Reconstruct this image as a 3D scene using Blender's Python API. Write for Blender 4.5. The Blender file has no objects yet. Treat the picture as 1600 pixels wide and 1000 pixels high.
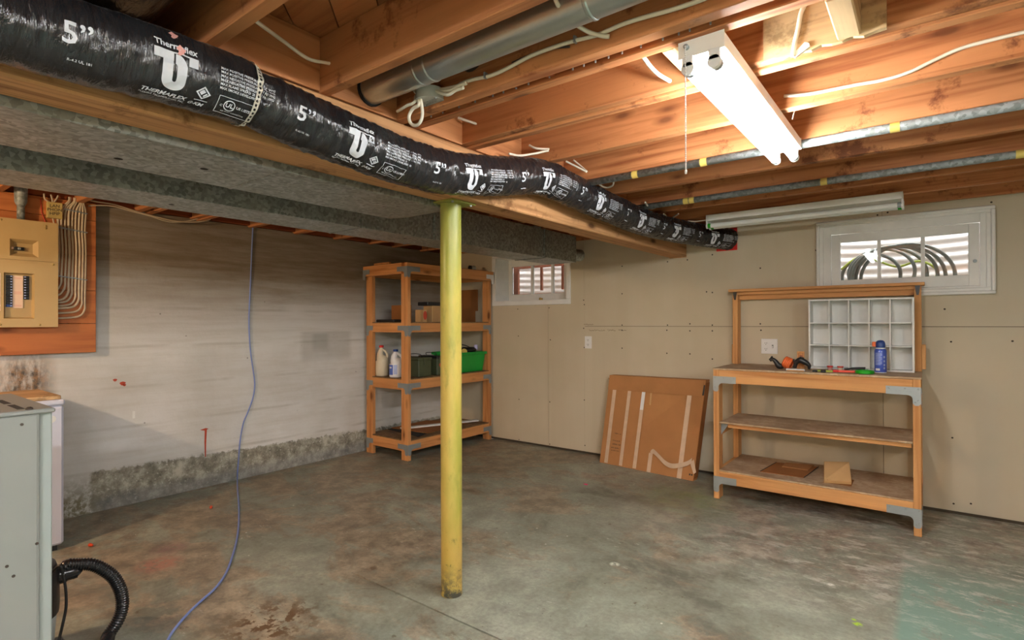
import bpy, bmesh, math, random
import numpy as np
from mathutils import Vector, Matrix, noise as mn
random.seed(7)
SC = bpy.context.scene
COL = SC.collection
PI = math.pi
R = math.radians

# ------------------------------------------------------------------ camera
FPX, YAW, PIT, ROL = 850.7, R(37.55), R(.31), R(-.188)
CAM = Vector((4.413, -4.549, 1.25))
fw = Vector((-math.sin(YAW)*math.cos(PIT), math.cos(YAW)*math.cos(PIT), math.sin(PIT)))
rt0 = Vector((math.cos(YAW), math.sin(YAW), 0)); up0 = rt0.cross(fw)
rt = math.cos(ROL)*rt0 + math.sin(ROL)*up0
up = -math.sin(ROL)*rt0 + math.cos(ROL)*up0
cd = bpy.data.cameras.new('camera'); cam = bpy.data.objects.new('camera', cd); COL.objects.link(cam)
cd.sensor_fit = 'HORIZONTAL'; cd.sensor_width = 36; cd.lens = FPX*36/1600
cd.clip_start = .02
M = Matrix((rt, up, -fw)).transposed().to_4x4(); M.translation = CAM
cam.matrix_world = M
SC.camera = cam

def at(px, py, ax, v):
    """photo pixel -> the point where it meets the plane axis=v"""
    d = rt*((px-800)/FPX) - up*((py-500)/FPX) + fw
    return CAM + d*((v-CAM[ax])/d[ax])

# ------------------------------------------------------------------ light, sky, exposure
SC.view_settings.view_transform = 'Standard'; SC.view_settings.look = 'None'
SC.view_settings.gamma = 1; SC.view_settings.use_curve_mapping = False
SC.view_settings.exposure = 1.2
TUBE_STRENGTH = 50
FILL_TUBE_STRENGTH = 110  # tubes of the added fill lamps behind the camera
BULB_POWER = 50
W = bpy.data.worlds.new('sky'); SC.world = W; W.use_nodes = True
bg = W.node_tree.nodes['Background']; bg.inputs[0].default_value = (.9, .95, 1, 1); bg.inputs[1].default_value = 6.0

# ------------------------------------------------------------------ materials
def srgb(r, g, b):
    f = lambda c: c/12.92 if c <= .04045 else ((c+.055)/1.055)**2.4
    return (f(r/255), f(g/255), f(b/255), 1)
def c4(c): return tuple(c) if len(c) == 4 else tuple(c)+(1,)

class Mat:
    def __init__(s, name, col=(.5,.5,.5), rough=.6, metal=0, spec=.5):
        s.m = bpy.data.materials.new(name); s.m.use_nodes = True
        s.nt = s.m.node_tree; s.n = s.nt.nodes; s.b = s.n['Principled BSDF']
        s.b.inputs['Base Color'].default_value = c4(col); s.b.inputs['Roughness'].default_value = rough
        s.b.inputs['Metallic'].default_value = metal; s.b.inputs['Specular IOR Level'].default_value = spec
    def l(s, a, b): s.nt.links.new(a, b)
    def coord(s, scale=(1,1,1), rot=(0,0,0), rnd=False):
        t = s.n.new('ShaderNodeTexCoord'); mp = s.n.new('ShaderNodeMapping')
        mp.inputs['Scale'].default_value = scale; mp.inputs['Rotation'].default_value = rot
        src = t.outputs['Object']
        if rnd:
            oi = s.n.new('ShaderNodeObjectInfo')
            mu = s.n.new('ShaderNodeMath'); mu.operation = 'MULTIPLY'; mu.inputs[1].default_value = 37.
            s.l(oi.outputs['Random'], mu.inputs[0])
            va = s.n.new('ShaderNodeVectorMath'); va.operation = 'ADD'
            s.l(src, va.inputs[0]); s.l(mu.outputs[0], va.inputs[1]); src = va.outputs[0]
        s.l(src, mp.inputs['Vector']); return mp.outputs[0]
    def noise(s, vec, scale, detail=4, rough=.55, dist=0):
        t = s.n.new('ShaderNodeTexNoise'); t.inputs['Scale'].default_value = scale
        t.inputs['Detail'].default_value = detail; t.inputs['Roughness'].default_value = rough
        t.inputs['Distortion'].default_value = dist
        s.l(vec, t.inputs['Vector']); return t.outputs['Fac']
    def voro(s, vec, scale, out='Color', feat='F1'):
        t = s.n.new('ShaderNodeTexVoronoi'); t.feature = feat; t.inputs['Scale'].default_value = scale
        s.l(vec, t.inputs['Vector']); return t.outputs[out]
    def ramp(s, fac, stops):
        t = s.n.new('ShaderNodeValToRGB'); e = t.color_ramp.elements
        while len(e) < len(stops): e.new(.5)
        for q, (p, c) in zip(e, stops):
            q.position = p; q.color = (c,c,c,1) if isinstance(c, (int, float)) else c4(c)
        s.l(fac, t.inputs[0]); return t.outputs[0]
    def sock(s, v, inp):
        if isinstance(v, (int, float)): inp.default_value = v
        elif isinstance(v, (tuple, list)): inp.default_value = c4(v)
        else: s.l(v, inp)
    def mix(s, fac, a, b, mode='MIX'):
        t = s.n.new('ShaderNodeMix'); t.data_type = 'RGBA'; t.blend_type = mode
        s.sock(fac, t.inputs[0]); s.sock(a, t.inputs[6]); s.sock(b, t.inputs[7]); return t.outputs[2]
    def math(s, op, a, b=0.):
        t = s.n.new('ShaderNodeMath'); t.operation = op
        s.sock(a, t.inputs[0]); s.sock(b, t.inputs[1]); return t.outputs[0]
    def xyz(s, vec):
        t = s.n.new('ShaderNodeSeparateXYZ'); s.l(vec, t.inputs[0]); return t.outputs
    def rng(s, v, a, b, c=0, d=1):
        t = s.n.new('ShaderNodeMapRange'); s.sock(v, t.inputs[0])
        for i, q in enumerate((a, b, c, d)): t.inputs[i+1].default_value = q
        return t.outputs[0]
    def dist(s, vec, p):
        t = s.n.new('ShaderNodeVectorMath'); t.operation = 'DISTANCE'; s.l(vec, t.inputs[0]); t.inputs[1].default_value = p
        return t.outputs['Value']
    def col(s, c): s.l(c, s.b.inputs['Base Color'])
    def rou(s, c): s.l(c, s.b.inputs['Roughness'])
    def bump(s, h, strength=.3, dist=.01):
        t = s.n.new('ShaderNodeBump'); t.inputs['Strength'].default_value = strength; t.inputs['Distance'].default_value = dist
        s.l(h, t.inputs['Height']); s.l(t.outputs[0], s.b.inputs['Normal'])

def wood(name, light, dark, axis, rough=.65, knots=1., stain=None, grain=16.):
    m = Mat(name, light, rough, spec=.3)
    sc = [grain]*3; sc[axis] = .7
    v = m.coord(tuple(sc), rnd=True)
    g = m.noise(v, 1.6, 6, .6, .6)
    c = m.ramp(g, [(.32, dark), (.5, light), (.62, tuple(x*1.12 for x in light[:3])), (.78, tuple((a+b)/2 for a, b in zip(light[:3], dark[:3])))])
    v2 = m.coord((1,1,1), rnd=True)
    big = m.noise(v2, 2.2, 3)
    c = m.mix(m.rng(big, .35, .75, 0, .55), c, tuple(.62*a+.2*b for a, b in zip(light[:3], dark[:3])))
    oi = m.n.new('ShaderNodeObjectInfo')
    c = m.mix(m.rng(oi.outputs['Random'], 0, 1, 0, .4), c, tuple(x*.72 for x in light[:3]), 'MIX')
    if knots:
        ks = [7.]*3; ks[axis] = 2.6
        vk = m.coord(tuple(ks), rnd=True)
        d = m.voro(vk, 1., 'Distance')
        c = m.mix(m.ramp(d, [(.07, .95*knots), (.11, .5*knots), (.19, 0)]), c, tuple(x*.35 for x in dark[:3]))
    if stain:
        st = m.noise(m.coord((5,5,5), rnd=True), 1., 6, .7)
        c = m.mix(m.ramp(st, [(.57, 0), (.66, .8)]), c, stain)
    m.col(c); m.bump(g, .25, .004)
    return m.m

JL, JD = srgb(196,132,84), srgb(138,74,38)
BL, BD = srgb(214,158,100), srgb(174,108,56)
SL, SD = srgb(214,150,92), srgb(168,98,48)
WJX = wood('joist_wood_x', JL, JD, 0, knots=.8, stain=srgb(92,40,16))
WJY = wood('joist_wood_y', JL, JD, 1, knots=.8)
WJZ = wood('joist_wood_z', JL, JD, 2)
WOLD = wood('weathered_wood_y', srgb(205,170,125), srgb(140,105,66), 1, .8, stain=srgb(120,95,64))
WOLDX = wood('weathered_wood_x', srgb(196,166,122), srgb(140,108,72), 0, .8, stain=srgb(120,95,64))
WBEAM = wood('beam_wood', srgb(198,148,100), srgb(132,82,44), 1, .7, stain=srgb(110,70,34), grain=24)
WBX = wood('bench_wood_x', BL, BD, 0); WBY = wood('bench_wood_y', BL, BD, 1); WBZ = wood('bench_wood_z', BL, BD, 2)
WSX = wood('shelf_wood_x', SL, SD, 0); WSY = wood('shelf_wood_y', SL, SD, 1); WSZ = wood('shelf_wood_z', SL, SD, 2)
WPLANK = wood('subfloor_wood', srgb(178,112,66), srgb(120,66,32), 0, .75)
WPANEL = wood('panel_board_wood', srgb(190,116,66), srgb(146,76,36), 1, .6, knots=.9, grain=9)
WRIM = wood('sill_wood', srgb(150,74,34), srgb(96,42,16), 1, .75)

def osb(name, a, b, dirt):
    m = Mat(name, a, .75)
    v = m.coord((1,1,1), rnd=True)
    n = m.voro(m.coord((38,70,40), rnd=True), 1., 'Color'); sx = m.xyz(n)[0]
    c = m.mix(m.rng(sx, 0, 1), a, b)
    d = m.noise(v, 5, 6, .65)
    c = m.mix(m.rng(d, .38, .68), c, dirt)
    m.col(c); m.bump(n, .15, .003); return m.m
PLY = osb('bench_board', srgb(204,180,150), srgb(176,146,112), srgb(150,120,90))
PLYS = osb('shelf_board', srgb(150,118,78), srgb(120,90,55), srgb(96,72,46))

def galv(name, tint=1., rough=.42, metal=.75):
    m = Mat(name, (.4,.43,.42), rough, metal)
    v = m.coord((1,1,1))
    a = m.voro(v, 70., 'Color'); s = m.xyz(a)[0]
    b = m.noise(v, 7, 5, .6)
    c = m.ramp(s, [(0, tuple(tint*x for x in (.20,.23,.22))), (.5, tuple(tint*x for x in (.34,.38,.37))), (1, tuple(tint*x for x in (.50,.55,.55)))])
    c = m.mix(m.rng(b, .3, .75, .0, .55), c, (.30*tint,.29*tint,.24*tint))
    m.col(c); m.rou(m.rng(b, .3, .7, rough-.08, rough+.15)); m.bump(s, .06, .002)
    return m.m
GALV = galv('galvanised_sheet'); GALVP = galv('galvanised_pipe', .68, .55, .2)
STEEL = Mat('bracket_steel', (.36,.40,.42), .45, .6).m
BRK = Mat('bracket_grey', (.27,.30,.31), .5, .35).m

def plain(name, col, rough=.5, metal=0, var=.12, scale=9, spec=.5):
    m = Mat(name, col, rough, metal, spec)
    n = m.noise(m.coord(rnd=True), scale, 5)
    m.col(m.mix(m.rng(n, .35, .7, 0, 1), tuple(x*(1-var) for x in c4(col)[:3]), tuple(min(1, x*(1+var)) for x in c4(col)[:3])))
    return m.m
GALVR = plain('round_duct_metal', (.50,.54,.53), .32, .85, var=.1, scale=5)
JBOX = plain('junction_box_zinc', (.52,.54,.50), .45, .25)
WHITEP = plain('white_paint', srgb(226,226,222), .45, var=.05)
WHITEM = plain('white_enamel_metal', srgb(232,230,222), .35, var=.05)
WHITEPL = plain('white_plastic', srgb(228,228,226), .4, var=.04)
CABLEW = plain('cable_white', srgb(228,220,200), .5, var=.06)
CABLEG = plain('cable_grey', srgb(190,172,146), .55, var=.08)
CABLEB = plain('cable_blue', srgb(120,138,196), .45, var=.05)
BLACK = plain('black_plastic', (.012,.012,.013), .4, var=.2)
BLACKS = plain('black_shiny', (.012,.012,.013), .22, var=.2)
DARK = plain('dark_void', (.01,.009,.008), .9)
RUST = plain('dark_iron', (.05,.035,.025), .7, .3)
GREYM = plain('appliance_grey', srgb(132,135,131), .45, var=.03, scale=4)
GREYL = plain('appliance_trim_grey', srgb(150,158,154), .4, var=.03)
FREEZ = plain('freezer_white', srgb(206,210,226), .35, var=.02)
TAN = plain('panel_tan', srgb(192,164,112), .45, var=.04, scale=3)
TANS = plain('panel_tan_deep', srgb(182,154,104), .5, var=.04, scale=3)
CARD = plain('cardboard', srgb(176,124,78), .8, var=.06, scale=6, spec=.2)
CARDL = plain('cardboard_light', srgb(200,160,110), .8, var=.06, scale=6, spec=.2)
CARDD = plain('cardboard_brown', srgb(150,98,54), .8, var=.08, scale=6, spec=.2)
TAPE = plain('packing_tape', srgb(206,178,150), .35, var=.08, scale=18)
RED = plain('red_plastic', srgb(214,40,36), .4); REDT = plain('red_tape', srgb(200,30,24), .35)
ORANGE = plain('orange_plastic', srgb(232,110,52), .45, var=.12, scale=40)
CORAL = plain('coral_plastic', srgb(240,92,70), .4); GREEN = plain('green_plastic', srgb(24,168,24), .4)
BINGREEN = plain('bin_green', srgb(8,150,52), .42, var=.05)
BLUE = plain('blue_label', srgb(84,110,196), .4, var=.1, scale=60); BLUED = plain('blue_cap', srgb(38,66,130), .4)
CANBLUE = plain('can_blue', srgb(78,102,200), .3, .2); LTBLUE = plain('label_lines', srgb(170,184,226), .4)
OLIVE = plain('olive_drab_metal', srgb(72,78,52), .5, var=.1)
YEL = plain('yellow_tape', srgb(214,186,96), .5); PINK = plain('pink_insulation', srgb(222,160,150), .9)
INK = plain('ink', (.03,.025,.02), .7); PENCIL = plain('pencil', srgb(120,104,82), .8)
PRINT = Mat('duct_print', srgb(205,208,214), .4).m
LOGO = plain('print_red', srgb(196,70,44), .6)
VACGREY = plain('vacuum_tank', srgb(170,178,176), .4)
BRASS = plain('brass', (.45,.33,.12), .4, .8)
LIME = plain('lime', srgb(190,200,80), .6)
HOSE = plain('hose_dark', srgb(104,104,96), .5); HOSEY = plain('hose_yellow', srgb(170,180,70), .5)
COPPER = plain('storm_frame_wood', srgb(150,86,60), .6)
JUGB = plain('jug_beige', srgb(222,208,182), .45, var=.05); JUGW = plain('jug_white', srgb(236,236,240), .4, var=.03)
LBLPK = plain('panel_label', srgb(236,206,180), .6, var=.04)
TAGC = plain('tag_card', srgb(190,165,100), .7)

# flexible duct jacket
def flexmat():
    m = Mat('black_duct_jacket', (.012,.012,.014), .3, spec=.6)
    v = m.coord()
    n = m.noise(m.coord((8,34,8)), 1., 4, .6, 1.2)
    g = m.n.new('ShaderNodeNewGeometry'); z = m.xyz(g.outputs['Normal'])[2]
    dustn = m.noise(v, 40, 5, .7)
    dust = m.math('MULTIPLY', m.rng(z, .72, .98, 0, .6), m.rng(dustn, .25, .6, .45, 1))
    m.col(m.mix(dust, m.mix(m.rng(n, .3, .7), (.009,.009,.011), (.022,.022,.024)), (.16,.15,.14)))
    n2 = m.noise(m.coord((16,85,16), (.15,0,.25)), 1., 4, .6, .8)
    m.rou(m.math('ADD', m.rng(n, .3, .7, .14, .24), m.math('MULTIPLY', dust, .45)))
    m.bump(m.math('ADD', n, m.math('MULTIPLY', n2, .45)), .9, .009)
    return m.m
FLEX = flexmat()

# yellow painted steel post
def postmat():
    m = Mat('yellow_post_paint', (.6,.45,.07), .38)
    v = m.coord(); z = m.xyz(v)[2]
    n = m.noise(m.coord((7,7,1.6)), 1., 5, .6)
    n2 = m.noise(m.coord((16,16,5)), 1., 6, .7)
    c = m.mix(m.ramp(n, [(.40, 0), (.62, .85)]), srgb(188,166,84), srgb(140,146,54))
    c = m.mix(m.math('MULTIPLY', m.ramp(n2, [(.55, 0), (.72, .8)]), .7), c, srgb(84,112,42))
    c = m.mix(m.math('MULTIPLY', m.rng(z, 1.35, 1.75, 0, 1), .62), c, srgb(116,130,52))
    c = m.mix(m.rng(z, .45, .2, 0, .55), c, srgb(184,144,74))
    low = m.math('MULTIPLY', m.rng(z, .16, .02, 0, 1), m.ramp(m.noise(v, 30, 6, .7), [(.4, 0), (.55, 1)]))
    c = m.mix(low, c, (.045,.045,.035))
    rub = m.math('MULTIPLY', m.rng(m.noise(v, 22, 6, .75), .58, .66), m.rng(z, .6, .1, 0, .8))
    c = m.mix(rub, c, srgb(70,82,40))
    m.col(c); m.rou(m.rng(n2, .3, .7, .28, .5)); m.bump(n2, .1, .003)
    return m.m
POST = postmat()

def tubemat(name, k):
    m = Mat(name, (1,1,1)); m.b.inputs['Emission Color'].default_value = (.96, .985, 1, 1)
    m.b.inputs['Emission Strength'].default_value = k; return m.m
TUBEON = tubemat('lit_tube', TUBE_STRENGTH); TUBEFILL = tubemat('fill_tube', FILL_TUBE_STRENGTH)
TUBEOFF = Mat('unlit_tube', srgb(236,238,236), .15).m
def bulbmat():
    m = Mat('lit_bulb', (1,1,1)); m.b.inputs['Emission Color'].default_value = (1, .62, .28, 1)
    m.b.inputs['Emission Strength'].default_value = 60; return m.m

def glassmat():
    m = bpy.data.materials.new('window_glass'); m.use_nodes = True; nt = m.node_tree; nt.nodes.clear()
    o = nt.nodes.new('ShaderNodeOutputMaterial'); mx = nt.nodes.new('ShaderNodeMixShader')
    t = nt.nodes.new('ShaderNodeBsdfTransparent'); g = nt.nodes.new('ShaderNodeBsdfGlossy'); g.inputs['Roughness'].default_value = .02
    fr = nt.nodes.new('ShaderNodeFresnel'); fr.inputs[0].default_value = 1.45
    t.inputs[0].default_value = (.93,.95,.94,1)
    nt.links.new(fr.outputs[0], mx.inputs[0]); nt.links.new(t.outputs[0], mx.inputs[1]); nt.links.new(g.outputs[0], mx.inputs[2])
    nt.links.new(mx.outputs[0], o.inputs[0]); return m
GLASS = glassmat()

def wellmat():
    m = Mat('corrugated_well', (.55,.55,.55), .4, .25)
    n = m.noise(m.coord((2,2,9)), 1., 5)
    z = m.xyz(m.coord())[2]
    c = m.mix(m.rng(n, .3, .7), (.62,.63,.65), (.85,.86,.88))
    c = m.mix(m.rng(z, 1.60, 1.48, 0, .4), c, (.70,.52,.40))
    m.col(c); return m.m
WELL = wellmat()

# floor
def floormat():
    m = Mat('painted_concrete_floor', (.3,.3,.25), .5)
    v = m.coord(); X, Y, Z = m.xyz(v)
    a = m.noise(v, 1.3, 12, .70, .4); b = m.noise(v, 7, 10, .74); fine = m.noise(v, 45, 6, .7)
    c = m.ramp(a, [(.38, srgb(104,103,90)), (.47, srgb(138,142,126)), (.53, srgb(148,152,136)), (.62, srgb(168,171,154))])
    c = m.mix(m.rng(b, .40, .56, .42, 0), c, srgb(100,97,84))
    # bare earthy concrete, mostly on the left side of the room
    lf = m.rng(X, 3.2, 1.2, 0, .11)
    tan = m.ramp(m.math('ADD', m.noise(m.coord((1,1.5,1)), 1.7, 12, .72, .5), lf), [(.55, 0), (.62, .75)])
    c = m.mix(tan, c, m.mix(m.rng(b, .40, .60), srgb(104,88,68), srgb(172,154,130)))
    c = m.mix(m.rng(fine, .36, .6, .28, 0), c, srgb(74,70,58))
    # worn area before the bench
    wr = m.math('MULTIPLY', m.math('MULTIPLY', m.rng(Y, -1.9, -1.3), m.rng(X, 2.6, 3.4)), m.ramp(m.noise(v, 3.2, 12, .75), [(.47, 0), (.54, .9)]))
    c = m.mix(wr, c, m.mix(m.rng(b, .38, .62), srgb(98,84,70), srgb(182,170,154)))
    # teal repaint, lower right corner of the view
    te = m.math('MULTIPLY', m.rng(X, 4.28, 4.31), m.math('MULTIPLY', m.rng(Y, -.75, -1.3), m.ramp(m.noise(v, 2.8, 10, .72), [(.40, .1), (.47, .9)])))
    c = m.mix(te, c, srgb(122,152,138))
    # green tint by the bench's left foot
    gr = m.rng(m.dist(v, (3.05, -.72, 0)), .42, .05, 0, .6)
    c = m.mix(m.math('MULTIPLY', gr, m.rng(b, .35, .6)), c, srgb(110,128,58))
    # white paint drips and scuffs
    n1 = m.noise(m.coord((14,30,1), (0,0,.5)), 1., 6, .72); n2 = m.noise(v, 1.1, 5)
    sc = m.math('MULTIPLY', m.ramp(n1, [(.62, 0), (.67, 1)]), m.ramp(n2, [(.46, .0), (.6, .8)]))
    sc2 = m.math('MULTIPLY', m.ramp(m.noise(m.coord((6,13,1), (0,0,.4)), 1., 12, .8), [(.51, 0), (.60, .95)]), m.math('MULTIPLY', m.rng(X, 3.1, 3.9, 0, 1), m.rng(Y, -2.1, -1.4)))
    c = m.mix(m.math('MAXIMUM', sc, sc2), c, srgb(196,194,182))
    dots = m.ramp(m.voro(v, 9., 'Distance'), [(.03, .95), (.06, 0)])
    c = m.mix(m.math('MULTIPLY', dots, m.ramp(m.noise(v, 2.1, 2), [(.52, 0), (.6, 1)])), c, srgb(214,212,204))
    # dark chips and grime
    ch = m.ramp(m.noise(v, 13, 6, .7), [(.63, 0), (.67, .85)])
    c = m.mix(m.math('MULTIPLY', ch, m.ramp(m.noise(v, 1.7, 3), [(.45, 0), (.58, 1)])), c, srgb(84,64,44))
    c2 = m.ramp(m.noise(v, 15, 6, .68), [(.50, 0), (.54, .95)])
    c = m.mix(m.math('MULTIPLY', c2, m.rng(m.dist(v, (2.22, -3.36, 0)), .26, .1)), c, srgb(92,66,38))
    sp = m.ramp(m.voro(v, 26., 'Distance'), [(.05, .8), (.09, 0)])
    c = m.mix(m.math('MULTIPLY', sp, m.ramp(m.noise(v, 3.3, 2), [(.5, 0), (.6, 1)])), c, srgb(70,66,56))
    # reddish chalk marks
    for p, r_, k, q in [((1.22,-3.42,0), .13, .6, srgb(176,110,92)), ((1.05,-3.3,0), .12, .35, srgb(150,100,104)), ((2.147,-2.778,0), .035, .8, srgb(92,66,44)), ((4.166,-1.89,0), .022, 1, srgb(176,214,40)), ((4.15,-1.86,0), .012, 1, srgb(176,214,40)), ((4.03,-1.57,0), .02, 1, srgb(226,224,216)), ((3.11,-1.99,0), .03, .9, srgb(220,220,206))]:
        c = m.mix(m.math('MULTIPLY', m.rng(m.dist(v, p), r_, r_*.4, 0, k), m.rng(m.noise(v, 30, 4), .38, .5)), c, q)
    m.col(c); m.rou(m.rng(b, .35, .65, .36, .62)); m.bump(b, .2, .006)
    return m.m

def concmat():
    m = Mat('painted_concrete_wall', (.5,.48,.43), .7)
    v = m.coord(); X, Y, Z = m.xyz(v)
    a = m.noise(v, 1.6, 8, .6); b = m.noise(m.coord((1,.8,9)), 2.2, 7, .65); f = m.noise(v, 28, 6, .7)
    c = m.ramp(a, [(.3, srgb(196,194,188)), (.55, srgb(212,211,207)), (.75, srgb(224,223,221))])
    c = m.mix(m.rng(b, .44, .72, 0, .35), c, srgb(172,164,146))
    # board-form lines
    w = m.n.new('ShaderNodeTexWave'); w.wave_type = 'BANDS'; w.bands_direction = 'Z'
    w.inputs['Scale'].default_value = 1.15; w.inputs['Distortion'].default_value = .6; w.inputs['Detail'].default_value = 2; w.inputs['Detail Scale'].default_value = 1.
    m.l(v, w.inputs['Vector'])
    ln = m.math('MULTIPLY', m.ramp(w.outputs['Fac'], [(.0, .7), (.025, 0)]), m.rng(m.noise(v, 3, 3), .4, .6))
    c = m.mix(m.math('MULTIPLY', ln, .55), c, srgb(150,144,130))
    # brown shade of the ducts painted into the upper part
    upper_shade = m.math('MULTIPLY', m.rng(m.math('ADD', Z, m.math('MULTIPLY', a, .5)), 1.35, 1.95, 0, .92), m.rng(b, .2, .6, .75, 1))
    c = m.mix(upper_shade, c, srgb(106,87,60))
    # rusty seep beside the panel board
    st = m.math('MULTIPLY', m.math('MULTIPLY', m.rng(Y, -3.9, -3.78), m.rng(Y, -3.55, -3.66)), m.math('MULTIPLY', m.rng(Z, .7, .82), m.rng(Z, 1.15, .95)))
    sn = m.noise(m.coord((1,7,2.2)), 1.6, 8, .75)
    c = m.mix(m.math('MULTIPLY', st, m.ramp(sn, [(.34, .1), (.5, .95)])), c, m.mix(m.rng(f, .4, .6), srgb(64,56,46), srgb(140,104,64)))
    # bare rough footing band
    zz = m.math('ADD', Z, m.math('MULTIPLY', m.math('SUBTRACT', f, .5), .10))
    band = m.math('MULTIPLY', m.rng(m.math('ADD', zz, m.math('MULTIPLY', m.rng(Y, -3.4, -1., 0, 1), .07)), .275, .262), m.rng(m.math('ADD', Y, m.math('MULTIPLY', f, .06)), -3.37, -3.35))
    bc = m.ramp(m.noise(v, 9, 8, .72), [(.36, srgb(98,94,82)), (.5, srgb(146,142,127)), (.62, srgb(192,189,174))])
    bc = m.mix(m.ramp(m.noise(v, 42, 4, .6), [(.58, 0), (.68, .8)]), bc, srgb(206,202,190))
    bc = m.mix(m.rng(zz, .12, .06, 0, .5), bc, srgb(120,122,126))
    c = m.mix(band, c, bc)
    c = m.mix(m.math('MULTIPLY', m.rng(Y, -3.3, -3.42), m.math('MULTIPLY', m.rng(zz, .3, .1), m.rng(f, .35, .55))), c, srgb(120,114,90))
    sp = m.ramp(m.voro(v, 7., 'Distance'), [(.03, .8), (.05, 0)])
    c = m.mix(m.math('MULTIPLY', sp, m.rng(a, .45, .6)), c, srgb(84,78,66))
    # ghost of a box once fixed here
    for (y0, y1, z0, z1, k) in [(-1.86,-1.36,.93,1.17,.28), (-1.75,-1.6,1.02,1.15,.35)]:
        e = m.math('MULTIPLY', m.math('MULTIPLY', m.rng(Y, y0-.03, y0+.02), m.rng(Y, y1+.03, y1-.02)), m.math('MULTIPLY', m.rng(Z, z0-.04, z0+.02), m.rng(Z, z1+.015, z1)))
        c = m.mix(m.math('MULTIPLY', e, k), c, srgb(120,118,108))
    m.col(c)
    h = m.mix(band, m.math('MULTIPLY', f, .3), m.noise(v, 24, 8, .7))
    m.bump(h, .5, .012)
    return m.m

def drymat():
    m = Mat('bare_drywall', (.47,.39,.26), .8, spec=.25)
    v = m.coord(); a = m.noise(v, .9, 5); b = m.noise(m.coord((6,6,.5)), 1., 5)
    X, Y, Z = m.xyz(v)
    c = m.ramp(a, [(.3, srgb(190,177,151)), (.6, srgb(202,190,166))])
    c = m.mix(m.rng(b, .4, .7, 0, .25), c, srgb(184,168,138))
    c = m.mix(m.rng(X, 4.15, 4.5, 0, .45), c, srgb(190,181,162))
    s = m.ramp(m.noise(v, 9, 6, .7), [(.66, 0), (.72, .25)])
    c = m.mix(s, c, srgb(150,134,104))
    m.col(c); m.bump(m.noise(v, 60, 3), .05, .002); return m.m
FLOOR, CONC, DRY = floormat(), concmat(), drymat()

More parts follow.
